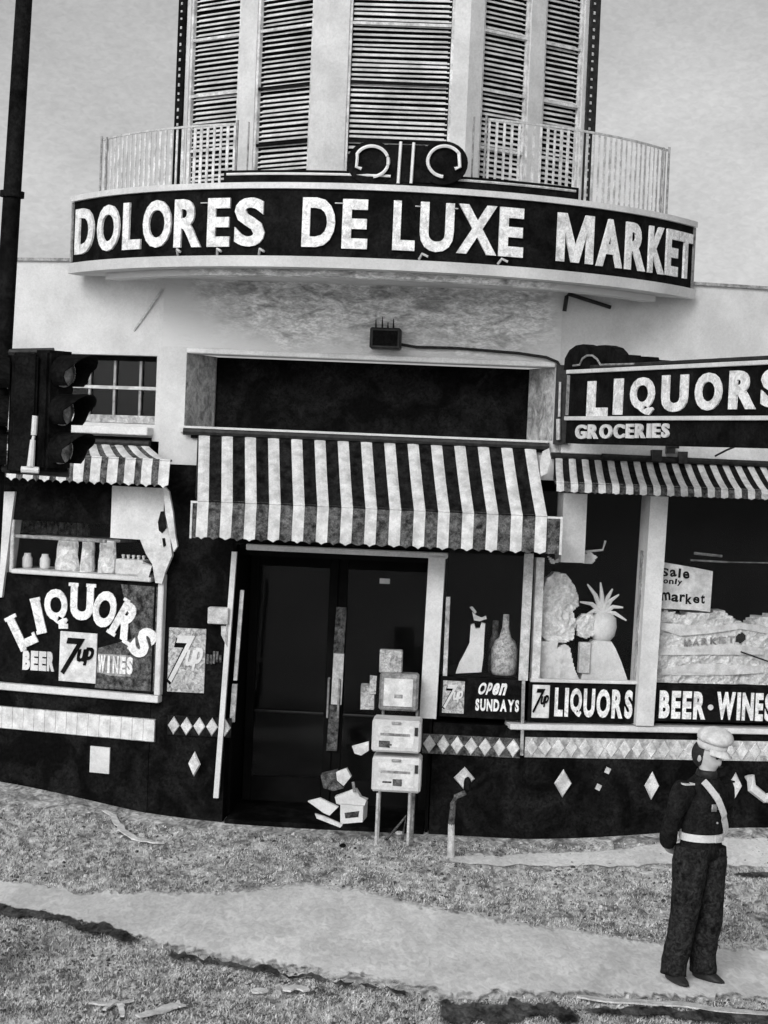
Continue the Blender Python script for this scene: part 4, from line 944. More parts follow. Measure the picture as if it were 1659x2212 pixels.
# bottles in window 1
def bottle_cut(P, label, pts, m, d, cat='bottle display', name='bottle_display', dep=.10):
    bm = B(); pl = pxpoly(P, pts, d); prism(bm, pl, P, d-dep, d); tag(obj(name, bm, m), label, cat)
bm = B(); sB_, zB_ = C.pt(1018, 1456, -.3)
bottle_cut(C, 'big white bottle-shaped display with a bow in the first window', [(984, 1455), (992, 1432), (1004, 1410), (1014, 1390), (1017, 1350), (1024, 1348), (1027, 1358), (1036, 1358), (1040, 1346), (1048, 1348), (1046, 1380), (1044, 1420), (1040, 1452)], 'white', -.17)
bm = B(); prism(bm, pxpoly(C, [(1020, 1322), (1030, 1330), (1040, 1334), (1050, 1330), (1051, 1337), (1036, 1342), (1024, 1340)], -.24), C, -.26, -.24); prism(bm, pxpoly(C, [(1014, 1312), (1020, 1310), (1030, 1322), (1026, 1326)], -.24), C, -.255, -.245)
tag(obj('bow', bm, 'light_grey'), 'pale bow on the neck of the white bottle display', 'bow')
bm = B(); s, z = C.pt(1088, 1457, -.35); zt1 = C.pt(1088, 1327, -.35)[1]-z
lathe(bm, C.w(s, z, -.35), [(.115, 0), (.13, .04), (.13, zt1*.42), (.10, zt1*.56), (.06, zt1*.62), (.035, zt1*.78), (.03, zt1)], 16); tag(obj('bottle', bm, 'poster', smooth=True), 'tall grey bottle beside the white bottle display', 'bottle')
bm = B(); s, z = C.pt(1066, 1457, -.3); lathe(bm, C.w(s, z, -.45), [(.05, 0), (.06, .04), (.06, .30), (.03, .40), (.03, .52)], 12); tag(obj('bottle', bm, 'canvas_grey', smooth=True), 'dim slim bottle between the white display and the tall grey bottle', 'bottle')
# window 2: tree-like display, pineapple display, boxes
def inside(x, y, pl):
    c = False; j = len(pl)-1
    for i in range(len(pl)):
        if (pl[i][1] > y) != (pl[j][1] > y) and x < (pl[j][0]-pl[i][0])*(y-pl[i][1])/(pl[j][1]-pl[i][1])+pl[i][0]: c = not c
        j = i
    return c
def blob(name, label, P, pts, m, d, dep, cat, wob=.015):
    """crumpled relief: a fine front sheet with folds, closed to a back sheet"""
    bm = B(); pl = pxpoly(P, pts, d); xs_ = [p[0] for p in pl]; ys_ = [p[1] for p in pl]
    c = max(.012, (max(xs_)-min(xs_))/90); nx = int((max(xs_)-min(xs_))/c)+1; ny = int((max(ys_)-min(ys_))/c)+1; VF = {}; VB = {}
    def fr(i, j, back):
        D_ = VB if back else VF
        if (i, j) not in D_:
            x, y = min(xs_)+i*c, min(ys_)+j*c; q = Vector((x*5, y*5, d*3)); nv = noise.noise_vector(q*2.2)*.35*c
            rg = (1-abs(noise.noise(q*1.3))*2)*wob*1.6 + (1-abs(noise.noise(q*3.1+Vector((5, 5, 5))))*2)*wob*.9
            D_[i, j] = bm.verts.new(P.w(x+nv.x, y+nv.y, d-dep if back else d-wob*2+rg))
        return D_[i, j]
    cells = {(i, j) for i in range(nx) for j in range(ny) if inside(min(xs_)+(i+.5)*c, min(ys_)+(j+.5)*c, pl)}
    for i, j in cells:
        bm.faces.new((fr(i, j, 0), fr(i+1, j, 0), fr(i+1, j+1, 0), fr(i, j+1, 0)))
        for (a_, b_, p, q) in ((-1, 0, (i, j), (i, j+1)), (1, 0, (i+1, j), (i+1, j+1)), (0, -1, (i, j), (i+1, j)), (0, 1, (i, j+1), (i+1, j+1))):
            if (i+a_, j+b_) not in cells: bm.faces.new((fr(*p, 0), fr(*q, 0), fr(*q, 1), fr(*p, 1)))
    return tag(obj(name, bm, m, smooth=False), label, cat)
blob('foil_tree', 'large crumpled pale tree-shaped display left of the pineapple', PR, [(1170, 1330), (1172, 1280), (1182, 1250), (1200, 1236), (1222, 1240), (1240, 1262), (1252, 1290), (1250, 1310), (1240, 1320), (1246, 1350), (1240, 1380), (1222, 1388), (1180, 1384), (1170, 1370)], 'display', -.14, .12, 'display', .022)
blob('gift_box', 'tall pale box under the tree-shaped display', PR, [(1150, 1470), (1162, 1386), (1205, 1384), (1206, 1400), (1222, 1392), (1232, 1400), (1240, 1440), (1252, 1470)], 'white', -.12, .16, 'box', .008)
blob('wreath', 'small round crumpled wreath between the tree display and the pineapple', PR, [(1246, 1340), (1262, 1326), (1282, 1328), (1290, 1350), (1286, 1372), (1268, 1380), (1250, 1374)], 'display', -.15, .08, 'wreath')
bm = B(); r = PR.rect(1252, 1276, 1388, 1455, -.12); pbev(bm, PR, *r, -.20, -.12); tag(obj('carton', bm, 'light_grey'), 'slim upright pale carton standing in front of the pineapple display', 'carton')
pn = thing('pineapple_display', 'white pineapple with spiky leaves on a flared white stand in the shop window', 'display', PR.w(*PR.pt(1310, 1470, -.25), -.25))
blobm = B(); s, z = PR.pt(1305, 1395, -.3); prism(blobm, pxpoly(PR, [(1256, 1470), (1262, 1430), (1272, 1400), (1284, 1384), (1322, 1386), (1330, 1400), (1342, 1430), (1356, 1470)], -.15), PR, -.30, -.15); wobble(blobm, .012, 6); obj('stand', blobm, 'white', pn)
bm = B(); z0 = PR.pt(1302, 1386, -.24)[1]; z1 = PR.pt(1302, 1322, -.24)[1]; s = PR.pt(1302, 1350, -.24)[0]; hh = z1-z0
lathe(bm, PR.w(s, z0, -.24), [(.07, 0), (.12, hh*.2), (.14, hh*.5), (.13, hh*.8), (.07, hh)], 14); obj('fruit', bm, 'white', pn, smooth=True)
base = (1302, 1326)
for tx, ty in ((1268, 1262), (1296, 1258), (1322, 1272), (1336, 1284), (1252, 1300), (1262, 1330), (1345, 1312), (1352, 1340), (1312, 1300), (1283, 1290)):
    bm = B(); a = PR.w(*PR.pt(*base, -.24), -.24); b = PR.w(*PR.pt(tx, ty, -.2), -.18); mdl = (a+b)/2+Vector((0, 0, .04))
    tube(bm, [a, a.lerp(mdl, .5), mdl, mdl.lerp(b, .6), b], .034, 6, .008); obj('leaf', bm, 'white', pn)
bm = B(); tube(bm, [PR.w(*PR.pt(1258, 1192, -.2), -.2), PR.w(*PR.pt(1302, 1188, -.2), -.2), PR.w(*PR.pt(1308, 1168, -.2), -.2)], .012, 6); tag(obj('hanging_bracket', bm, 'light_grey'), 'thin pale hooked bracket high in the pineapple window', 'bracket')
blob('hanging_lamp', 'small crumpled pale lamp hanging above the pineapple', PR, [(1260, 1200), (1276, 1190), (1290, 1204), (1280, 1218), (1262, 1216)], 'paper', -.2, .06, 'lamp', .006)
blob('ribbon', 'small pale ribbon at the top left corner of the pineapple window', PR, [(1184, 1202), (1198, 1210), (1212, 1206), (1206, 1216), (1192, 1218)], 'light_grey', -.05, .03, 'ribbon', .004)
# window 3
pst = thing('paper_poster', 'white paper poster with dark hand-painted writing behind the right window post', 'poster', PR.w(*PR.pt(1480, 1320, -.09), -.09))
bm = B(); prism(bm, pxpoly(PR, [(1418, 1212), (1500, 1226), (1540, 1234), (1534, 1322), (1500, 1318), (1418, 1314)], -.09), PR, -.10, -.09); obj('sheet', bm, 'paper', pst)
for ch, x, y, w, h in (('S', 1436, 1236, 16, 18), ('a', 1454, 1238, 14, 16), ('l', 1468, 1238, 5, 20), ('e', 1482, 1242, 14, 16), ('o', 1438, 1256, 10, 9), ('n', 1450, 1257, 10, 9), ('l', 1460, 1256, 4, 12), ('y', 1468, 1260, 10, 12), ('m', 1438, 1288, 20, 18), ('a', 1458, 1292, 16, 16), ('r', 1474, 1292, 12, 16), ('k', 1488, 1294, 14, 22), ('e', 1504, 1296, 14, 14), ('t', 1518, 1294, 9, 20)):
    obj('letter', flat_letter(ch, PR, x, y, w, h, -.089, .003, R_(random.uniform(-8, 8)), .03), 'black', pst)
blob('display_heap', 'wide heap of crumpled pale display paper filling the far right window', PR, [(1408, 1482), (1408, 1325), (1440, 1318), (1470, 1330), (1500, 1322), (1530, 1326), (1560, 1318), (1590, 1340), (1615, 1350), (1640, 1334), (1680, 1330), (1740, 1345), (1860, 1350), (1860, 1482)], 'display', -.12, .25, 'display', .020)
for i, pts in enumerate(([(1424, 1352), (1470, 1366), (1530, 1362), (1600, 1352), (1660, 1362)], [(1424, 1408), (1500, 1408), (1570, 1396), (1650, 1408)], [(1430, 1452), (1500, 1440), (1560, 1452), (1650, 1446)])):
    bm = B(); hh = 7
    top_ = [(x, y-hh) for x, y in pts]; prism(bm, pxpoly(PR, top_+[(x, y+hh) for x, y in pts[::-1]], -.10), PR, -.112, -.104); bmesh.ops.triangulate(bm, faces=bm.faces[:]); wobble(bm, .006, 9)
    tag(obj('paper_band', bm, 'paper'), '%s pale paper band draped across the crumpled heap' % ('top', 'middle', 'bottom')[i], 'paper band', 'paper bands on the crumpled heap')
for i, ch in enumerate('MARKET'):
    bm = flat_letter(ch, PR, 1484+i*19, 1389-i*1.5, 14, 15, -.112, .012, 0, .02); tag(obj('paper_lettering', bm, 'grey'), 'faded grey letter %s pinned to the crumpled heap in the right window' % ch, 'lettering', 'faded letters on the crumpled heap')
bm = B(); tube(bm, [PR.w(*PR.pt(1600, 1408, -.06), -.058), PR.w(*PR.pt(1720, 1450, -.06), -.058)], .009, 6); tag(obj('rod', bm, 'metal'), 'thin dark rod leaning across the crumpled display heap', 'rod')
blob('dark_ornament', 'small dark ball ornament lying on the crumpled display heap', PR, [(1592, 1372), (1606, 1366), (1612, 1378), (1602, 1390), (1590, 1386)], 'metal', -.11, .04, 'ornament', .004)

# ================================================================== STREET THINGS
# newspaper racks, just in front of the doorway
def PF(Y, a=0): return Plane((0, Y), R_(a))
NR = PF(17.75, -3)
k_ = lambda x0, x1, y0, y1: NR.rect(x0, x1, y0, y1)
nr = thing('newspaper_rack', 'white double-decker newspaper rack on thin legs in front of the doorway', 'newspaper rack', NR.w(NR.pt(856, 1785)[0], 0, -.15))
for i, (y0, y1) in enumerate(((1556, 1626), (1637, 1712))):
    r = k_(803, 909, y0, y1); bm = B(); pbev(bm, NR, *r, -.35, 0, .02); o = obj('case', bm, 'white', nr)
    r = k_(816, 894, y0+12, y1-12); bm = B(); pbox(bm, NR, *r, -.001, .006); obj('newspaper', bm, 'paper', o)
    for j, (a, b, c, d_) in enumerate(((822, 886, y0+28, y0+34), (818, 842, y0+44, y1-12) if i == 0 else (848, 868, y0+46, y1-14), (826, 846, y0+50, y0+54))):
        r = k_(a, b, c, d_); bm = B(); pbox(bm, NR, *r, .0065, .009); wobble(bm, .004, 20); obj('print_block', bm, 'canvas_grey' if j else 'grey', o)
    r = k_(846, 866, y0+3, y0+8); bm = B(); pbev(bm, NR, *r, .0005, .025, .004); obj('handle', bm, 'grey', o)
    r = k_(896, 903, y0+16, y0+34); bm = B(); pbox(bm, NR, *r, .0005, .014); obj('coin_slot', bm, 'metal', o)
for x in (815, 884):
    for dd in (-.03, -.32):
        bm = B(); s0 = NR.pt(x, 1740)[0]; tube(bm, [NR.w(s0, gh(0, 17.6), dd), NR.w(s0, NR.pt(x, 1714)[1], dd)], .014, 6); obj('leg', bm, 'light_grey', nr)
bm = B(); s0, z0 = NR.pt(862, 1770); tube(bm, [NR.w(s0-.12, .02, -.15), NR.w(s0+.06, .26, -.15), NR.w(s0+.03, .02, -.15)], .015, 6); obj('brace', bm, 'canvas_grey', nr)
# grey coin rack on the stand behind
N2 = PF(18.1, -3)
gr = thing('coin_rack', 'grey newspaper box with pale window standing behind the white rack', 'newspaper box', N2.w(N2.pt(860, 1700)[0], 0, -.15))
r = N2.rect(819, 903, 1456, 1536); bm = B(); pbev(bm, N2, *r, -.22, 0, .02); o = obj('case', bm, 'grey', gr)
r2_ = N2.rect(829, 892, 1466, 1526); bm = B(); pbev(bm, N2, *r2_, .001, .012, .004); obj('window', bm, 'paper', o)
r2_ = N2.rect(852, 870, 1500, 1508); bm = B(); pbox(bm, N2, *r2_, .013, .016); obj('print_block', bm, 'grey', o)
r3_ = N2.rect(818, 868, 1406, 1455); bm = B(); pbev(bm, N2, *r3_, -.2, -.06, .01); wobble(bm, .01, 9); obj('coin_head', bm, 'poster', gr)
for x in (824, 898):
    bm = B(); s0 = N2.pt(x, 1600)[0]; tube(bm, [N2.w(s0, 0, -.1), N2.w(s0, r[2], -.1)], .014, 6); obj('leg', bm, 'grey', gr)
bm = B(); r = N2.rect(779, 808, 1480, 1532); pbox(bm, N2, *r, -.12, 0); r = N2.rect(798, 812, 1460, 1500); pbox(bm, N2, *r, .003, .02); wobble(bm, .015, 9); obj('side_tray', bm, 'poster', gr)
# boxes and papers on the step
cx = thing('open_carton', 'open white carton with flaps spread, lying at the foot of the doorway', 'carton', Vector((at_depth(745, 1778, 17.9).x, 17.9, 0)))
X = PF(17.7, -8)
def slab(pts, d, dep, m, name, par, w=.0):
    bm = B(); prism(bm, pxpoly(X, pts, d), X, d-dep, d)
    if w: wobble(bm, w, 8)
    return obj(name, bm, m, par)
slab([(735, 1738), (785, 1742), (783, 1776), (735, 1780)], .0, .28, 'white', 'box', cx)
slab([(744, 1756), (776, 1752), (774, 1765), (746, 1768)], .004, .003, 'canvas_grey', 'print_block', cx)
slab([(664, 1730), (690, 1724), (730, 1742), (712, 1762), (700, 1756)], .05, .05, 'white', 'flap', cx, .01)
slab([(722, 1722), (768, 1704), (778, 1722), (792, 1728), (786, 1744), (742, 1740), (726, 1736)], -.06, .10, 'white', 'flap', cx, .012)
slab([(680, 1758), (700, 1764), (740, 1782), (735, 1788), (684, 1768)], .06, .04, 'paper', 'flap', cx)
bm = B(); prism(bm, pxpoly(X, [(726, 1668), (748, 1660), (758, 1678), (742, 1698), (728, 1686)], -.1), X, -.16, -.1); tag(obj('paper_bag', bm, 'paper'), 'small pale folded bag leaning above the open carton', 'bag')
bm = B(); prism(bm, pxpoly(X, [(693, 1674), (728, 1664), (728, 1686), (742, 1700), (722, 1708), (700, 1700)], -.2), X, -.30, -.17); wobble(bm, .015, 7); tag(obj('sack', bm, 'canvas_grey'), 'dark grey slumped sack behind the small pale bag', 'sack')
bm = B(); prism(bm, pxpoly(X, [(760, 1612), (796, 1602), (796, 1622), (780, 1632), (766, 1628)], -.1), X, -.14, -.1); tag(obj('folded_newspaper', bm, 'paper'), 'folded newspaper hanging out left of the white rack', 'newspaper')
bm = B(); tube(bm, [X.w(*X.pt(762, 1690, 0), -.02), X.w(*X.pt(765, 1712, 0), -.02)], .014, 6); tag(obj('stick', bm, 'grey'), 'short grey stick between the bag and the white rack', 'stick')

# parking meter
pmY = 17.3; Mp = PF(pmY)
pm = thing('parking_meter', 'leaning parking meter with dark head in front of a white diamond tile', 'parking meter', Vector((Mp.pt(978, 1815)[0], pmY, 0)))
b0 = Vector((Mp.pt(976, 1815)[0], pmY, -.05)); b1 = Mp.w(*Mp.pt(979, 1735)); b2 = Mp.w(*Mp.pt(1006, 1712))
bm = B(); tube(bm, [b0, Mp.w(*Mp.pt(975, 1780))], .036, 10, .03); obj('foot', bm, 'light_grey', pm)
bm = B(); tube(bm, [Mp.w(*Mp.pt(975, 1782)), b1, b1+Vector((.02, 0, .06)), b2], .03, 8, .024); obj('post', bm, 'canvas_grey', pm)
bm = B(); s, z = Mp.pt(1009, 1710); lathe(bm, Mp.w(s, z, 0), [(.02, 0), (.034, .02), (.034, .09), (.026, .12), (.008, .135)], 12); obj('head', bm, 'black', pm)
# small debris
for x, y, sx, m, lab in ((740, 1826, .035, 'black', 'small black round stone on the ground below the doorway'), (1022, 2041, .07, 'gutter', 'flat dark scrap lying on the middle of the pale path'), (862, 1800, .04, 'light_grey', 'pale pebble at the foot of the newspaper rack')):
    p = ground_pt(x, y, .02); bm = B(); bmesh.ops.create_icosphere(bm, subdivisions=2, radius=1); bm.transform(Matrix.Translation(p) @ Matrix.Diagonal((sx, sx*1.2, sx*.5, 1))); wobble(bm, .01, 20)
    tag(obj('stone' if y != 2041 else 'scrap', bm, m), lab, 'stone' if y != 2041 else 'scrap')
def litter(pts, w, label, m='paper', name='paper_strip'):
    bm = B(); P3 = [ground_pt(x, y) for x, y in pts]
    P3 = [P3[j].lerp(P3[j+1], q/4) for j in range(len(P3)-1) for q in range(4)] + [P3[-1]]
    P3 = [p + Vector(noise.noise_vector(p*9))*w*.9 for p in P3]; prev = None
    for i, p in enumerate(P3):
        d = (P3[min(i+1, len(P3)-1)]-P3[max(i-1, 0)]).normalized(); q = Vector((-d.y, d.x, 0))*w*(.5+.5*math.sin(math.pi*(i+.5)/len(P3))); z = Vector((0, 0, gh(p.x, p.y)+.032-p.z+.012*noise.noise(p*14)))
        cur = [bm.verts.new(p+q+z), bm.verts.new(p-q+z), bm.verts.new(p-q+z-Vector((0, 0, .012))), bm.verts.new(p+q+z-Vector((0, 0, .012)))]
        if prev:
            for k in range(4): bm.faces.new((prev[k], prev[(k+1) % 4], cur[(k+1) % 4], cur[k]))
        else: bm.faces.new(cur)
        prev = cur
    bm.faces.new(prev[::-1]); tag(obj(name, bm, m), label, 'litter')
litter([(225, 1778), (245, 1790), (262, 1812), (290, 1826), (330, 1830), (352, 1830)], .035, 'thin white curved strip of litter on the ground at the left')
litter([(-30, 1680), (0, 1690), (30, 1702), (60, 1716)], .03, 'thin pale strip along the foot of the left wall', 'light_grey')
litter([(225, 2190), (238, 2178), (246, 2170), (262, 2180), (262, 2205)], .022, 'crumpled white paper scrap at the bottom left of the ground')
litter([(300, 2206), (340, 2192), (380, 2180), (400, 2184)], .045, 'larger pale torn paper at the bottom edge left of centre')
litter([(195, 2176), (230, 2178), (285, 2172)], .02, 'thin pale twig above the crumpled paper scrap', 'light_grey')
litter([(548, 2150), (560, 2146), (578, 2152)], .05, 'small pale chip of paper on the dark ground near the bottom centre')
litter([(625, 2148), (640, 2142), (658, 2148)], .05, 'pale scrap of paper beside the dark mark at the bottom centre')
litter([(1245, 2160), (1330, 2170), (1450, 2176), (1560, 2192), (1659, 2200), (1750, 2210)], .05, 'long pale kerb edge along the bottom right corner', 'white_worn', 'kerb_strip')

# ---------------- street pole with traffic signals
PY = 12.8; SP = PF(PY)
a = at_depth(52, 0, PY); b = at_depth(4, 780, PY)
dirp = (a-b).normalized(); topp = a + dirp*1.2; base = b - dirp*((b.z)/dirp.z)
pole = thing('street_pole', 'tall dark leaning street pole at the left edge of the street', 'pole', base)
bm = B(); tube(bm, [base, base.lerp(topp, .3), base.lerp(topp, .6), topp], .085, 16, .052); obj('shaft', bm, 'black', pole, smooth=True)
bm = B(); tube(bm, [base, base+dirp*.35], .16, 16, .11); obj('base', bm, 'black', pole)
z = at_depth(30, 420, PY).z; q = base + dirp*((z-base.z)/dirp.z); bm = B(); tube(bm, [q-dirp*.02, q+dirp*.02], .083, 16); obj('collar', bm, 'black', pole)

def signal(cxp, cyp, yaw, label, scale=1.0, spacing=80):
    c = at_depth(cxp, cyp, PY-.15); rot = Matrix.Rotation(yaw, 4, 'Z')
    t = thing('traffic_signal', label, 'traffic signal', c - Vector((0, 0, .42)), 'traffic signal heads on the street pole')
    X4 = Matrix.Translation(c) @ rot
    def tr(bm): bm.transform(X4); return bm
    bm = B(); box(bm, (0, .10, 0), (.23, .17, .80)); bmesh.ops.bevel(bm, geom=bm.edges[:], offset=.02, segments=2, affect='EDGES'); obj('housing', tr(bm), 'black', t)
    for i in (-1, 0, 1):
        z = i*.255
        bm = B(); n = 20; prev = None
        Rr = [bm.verts.new((.098*math.cos(2*math.pi*k/n), -.004, z+.098*math.sin(2*math.pi*k/n))) for k in range(n)]; bm.faces.new(Rr)
        cc = [bm.verts.new((.05*math.cos(2*math.pi*k/n), -.028, z+.05*math.sin(2*math.pi*k/n))) for k in range(n)]; bm.faces.new(cc)
        for k in range(n): bm.faces.new((Rr[k], Rr[(k+1) % n], cc[(k+1) % n], cc[k]))
        obj('lens', tr(bm), 'lens', t)
        bm = B(); outer = []; 
        A = [R_(-52+ (284)*k/16) for k in range(17)]
        rows = []
        for rr, yy, full in ((.114, .0, 0), (.114, -.23, 1)):
            row = []
            for th in A:
                f = max(0, math.sin(th)); y = yy if not full else -(.13+.15*f**.6 if f > 0 else .13)
                row.append((rr*math.cos(th), y, z+rr*math.sin(th)))
            rows.append(row)
        v0 = [bm.verts.new(p) for p in rows[0]]; v1 = [bm.verts.new(p) for p in rows[1]]
        i0 = [bm.verts.new((p[0]*.95, p[1], z+(p[2]-z)*.95)) for p in rows[0]]; i1 = [bm.verts.new((p[0]*.95, p[1], z+(p[2]-z)*.95)) for p in rows[1]]
        for k in range(16):
            bm.faces.new((v0[k], v0[k+1], v1[k+1], v1[k])); bm.faces.new((i0[k+1], i0[k], i1[k], i1[k+1])); bm.faces.new((v1[k], v1[k+1], i1[k+1], i1[k]))
        obj('visor', tr(bm), 'black', t)
    return t
signal(134, 888, R_(50), 'three-lamp traffic signal facing right in front of the left window')
signal(16, 892, R_(-76), 'three-lamp traffic signal facing left, cut by the left edge of the picture')
bm = B(); tube(bm, [SP.w(*SP.pt(5, 1012), .02), SP.w(*SP.pt(150, 1022), .02)], .03, 8); obj('signal_arm', bm, 'metal', pole); bm = B(); tube(bm, [SP.w(*SP.pt(5, 762), .02), SP.w(*SP.pt(118, 760), .02)], .026, 8); obj('signal_arm', bm, 'metal', pole)
bm = B(); tube(bm, [SP.w(*SP.pt(76, 898, .3), .3), SP.w(*SP.pt(73, 940, .3), .3)], .020, 8); tube(bm, [SP.w(*SP.pt(73, 941, .3), .3), SP.w(*SP.pt(71, 950, .3), .3)], .010, 8); tube(bm, [SP.w(*SP.pt(71, 950, .3), .3), SP.w(*SP.pt(66, 1008, .3), .3)], .018, 8, .026); tube(bm, [SP.w(*SP.pt(46, 1014, .3), .3), SP.w(*SP.pt(84, 1016, .3), .3)], .022, 8); obj('signal_pipe', bm, 'white', pole)
bm = B(); bmesh.ops.create_icosphere(bm, subdivisions=2, radius=.025); bm.transform(Matrix.Translation(SP.w(*SP.pt(83, 836), .05))); obj('pipe_knob', bm, 'light_grey', pole)

# ================================================================== PERSON
fp = ground_pt(1490, 2118, .02); YAW = R_(37)
per = thing('person', 'person in dark uniform with white cap, white belt and shoulder strap standing on the path', 'person', (fp.x, fp.y, .02))
PM = Matrix.Translation((fp.x, fp.y, .02)) @ Matrix.Rotation(R_(-2.0)*-1, 4, 'Y') @ Matrix.Rotation(YAW, 4, 'Z')   # local: faces -Y, right hand at -X
def pob(name, bm, m, smooth=True, sub=0):
    bm.transform(PM); o = obj(name, bm, m, per, smooth)
    if sub:
        md = o.modifiers.new('s', 'SUBSURF'); md.levels = md.render_levels = sub
    return o
# body: one skinned surface
J = {'pelvis': ((0, 0, .93), .09), 'waist': ((0, .0, 1.08), .08), 'chest': ((0, .01, 1.28), .10), 'neck0': ((0, .02, 1.43), .075), 'neck': ((0, .0, 1.50), .055), 'headb': ((0, -.01, 1.57), .072), 'headt': ((0, -.005, 1.66), .085),
     'hipR': ((-.10, 0, .88), .075), 'kneeR': ((-.12, -.01, .49), .06), 'ankR': ((-.13, .05, .09), .034), 'toeR': ((-.15, -.06, .035), .024),
     'hipL': ((.10, 0, .88), .075), 'kneeL': ((.11, -.03, .49), .06), 'ankL': ((.11, 0, .09), .034), 'toeL': ((.13, -.10, .035), .024),
     'shR': ((-.19, .02, 1.385), .045), 'elR': ((-.285, .05, 1.12), .036), 'wrR': ((-.16, .17, .93), .03), 'haR': ((-.08, .19, .90), .034),
     'shL': ((.19, .02, 1.385), .045), 'elL': ((.285, .05, 1.12), .036), 'wrL': ((.16, .18, .94), .03), 'haL': ((.08, .20, .92), .034)}
E = [('pelvis', 'waist'), ('waist', 'chest'), ('chest', 'neck0'), ('neck0', 'neck'), ('neck', 'headb'), ('headb', 'headt'), ('pelvis', 'hipR'), ('hipR', 'kneeR'), ('kneeR', 'ankR'), ('ankR', 'toeR'), ('pelvis', 'hipL'), ('hipL', 'kneeL'), ('kneeL', 'ankL'), ('ankL', 'toeL'), ('chest', 'shR'), ('shR', 'elR'), ('elR', 'wrR'), ('wrR', 'haR'), ('chest', 'shL'), ('shL', 'elL'), ('elL', 'wrL'), ('wrL', 'haL')]
for s in 'RL':        # fingers, slightly curled, clasped behind the back
    sg_ = 1 if s == 'R' else -1; h = Vector(J['ha'+s][0])
    for i, ln in enumerate((.060, .068, .064, .050)):
        a = h+Vector((sg_*.035, -.012+.0*i, .024-.017*i)); b_ = a+Vector((sg_*ln*.55, .010, -.006)); c_ = b_+Vector((sg_*ln*.30, -.014, -.012))
        J[f'f{s}{i}a'] = (a, .0095); J[f'f{s}{i}b'] = (b_, .009); J[f'f{s}{i}c'] = (c_, .0075)
        E += [('ha'+s, f'f{s}{i}a'), (f'f{s}{i}a', f'f{s}{i}b'), (f'f{s}{i}b', f'f{s}{i}c')]
    a = h+Vector((sg_*.005, .0, .035)); b_ = a+Vector((sg_*.028, .014, .014)); J[f't{s}a'] = (a, .011); J[f't{s}b'] = (b_, .009); E += [('ha'+s, f't{s}a'), (f't{s}a', f't{s}b')]
names = list(J); me = bpy.data.meshes.new('body'); me.from_pydata([PM @ Vector(J[k][0]) - Vector(per.location) for k in names], [(names.index(a), names.index(b)) for a, b in E], [])
me.materials.append(M['skin']); bo = bpy.data.objects.new('body', me); COL.objects.link(bo); bo.parent = per
md = bo.modifiers.new('skin', 'SKIN'); 
for i, k in enumerate(names): me.skin_vertices[0].data[i].radius = (J[k][1], J[k][1]); me.skin_vertices[0].data[i].use_root = (i == 0)
md.use_smooth_shade = True
md = bo.modifiers.new('sub', 'SUBSURF'); md.levels = md.render_levels = 2
# face: nose, ears, brow, mouth
bm = B(); bmesh.ops.create_uvsphere(bm, u_segments=20, v_segments=14, radius=1)
for v in bm.verts:
    x, y, z = v.co
    v.co = Vector((x*.078*(1-.18*max(0, -z)), y*.098, z*.122 + (0 if z > 0 else -.0)))
    if y < -.2:
        if abs(x) < .22 and -.25 < z < .18: v.co.y -= .020*(1-abs(x)/.22)
        if abs(z-.12) < .14 and .18 < abs(x) < .6: v.co.y += .010
        if abs(z+.45) < .12 and abs(x) < .4: v.co.y += .006
        if z < -.7: v.co.y -= .012
bm.transform(Matrix.Translation((.0, -.012, 1.61)) @ Matrix.Rotation(R_(12), 4, 'Z') @ Matrix.Rotation(R_(14), 4, 'X')); pob('face', bm, 'skin', sub=1)
for sx in (-1, 1):
    bm = B(); bmesh.ops.create_uvsphere(bm, u_segments=10, v_segments=8, radius=1); bm.transform(Matrix.Translation((sx*.080, .01, 1.605)) @ Matrix.Diagonal((.013, .022, .034, 1))); pob('ear', bm, 'skin')
    bm = B(); bmesh.ops.create_uvsphere(bm, u_segments=10, v_segments=8, radius=.011); bm.transform(Matrix.Translation((sx*.032+.018, -.098, 1.615))); pob('eye', bm, 'hair')
bm = B(); box(bm, (.022, -.105, 1.552), (.042, .012, .009)); pob('mouth', bm, 'hair')
bm = B(); bmesh.ops.create_uvsphere(bm, u_segments=18, v_segments=12, radius=1); bm.transform(Matrix.Translation((-.01, .035, 1.625)) @ Matrix.Diagonal((.088, .088, .105, 1))); pob('hair', bm, 'hair')
# cap: band, wide crown, visor
capM = Matrix.Translation((.01, -.015, 1.668)) @ Matrix.Rotation(R_(14), 4, 'Z') @ Matrix.Rotation(R_(10), 4, 'X')
bm = B(); loft(bm, [((0, 0, .0), .095, .112, 0), ((0, 0, .045), .098, .116, 0)], 24); bm.transform(capM); pob('cap_band', bm, 'cap')
bm = B(); loft(bm, [((0, 0, .04), .100, .118, 0), ((0, -.008, .062), .128, .140, 0), ((.004, -.012, .088), .138, .146, 0), ((.006, -.015, .115), .130, .138, 0), ((.004, -.02, .142), .104, .112, 0), ((.0, -.02, .160), .066, .074, 0), ((0, -.02, .168), .02, .02, 0)], 24)
for v in bm.verts: v.co += Vector(noise.noise_vector(v.co*14))*.014
bm.transform(Matrix.Diagonal((.93, .93, .96, 1))); bm.transform(capM); pob('cap_crown', bm, 'cap', sub=1)
bm = B(); n = 14; T_ = []; Bm_ = []
for k in range(n+1):
    th = R_(200+140*k/n); inn = Vector((.096*math.cos(th), .113*math.sin(th), .012)); ou = Vector((.105*math.cos(th), .113*math.sin(th)-.055*abs(math.sin(th))**1.5, -.022))
    T_.append((bm.verts.new(inn), bm.verts.new(ou))); Bm_.append((bm.verts.new(inn-Vector((0, 0, .005))), bm.verts.new(ou-Vector((0, 0, .005)))))
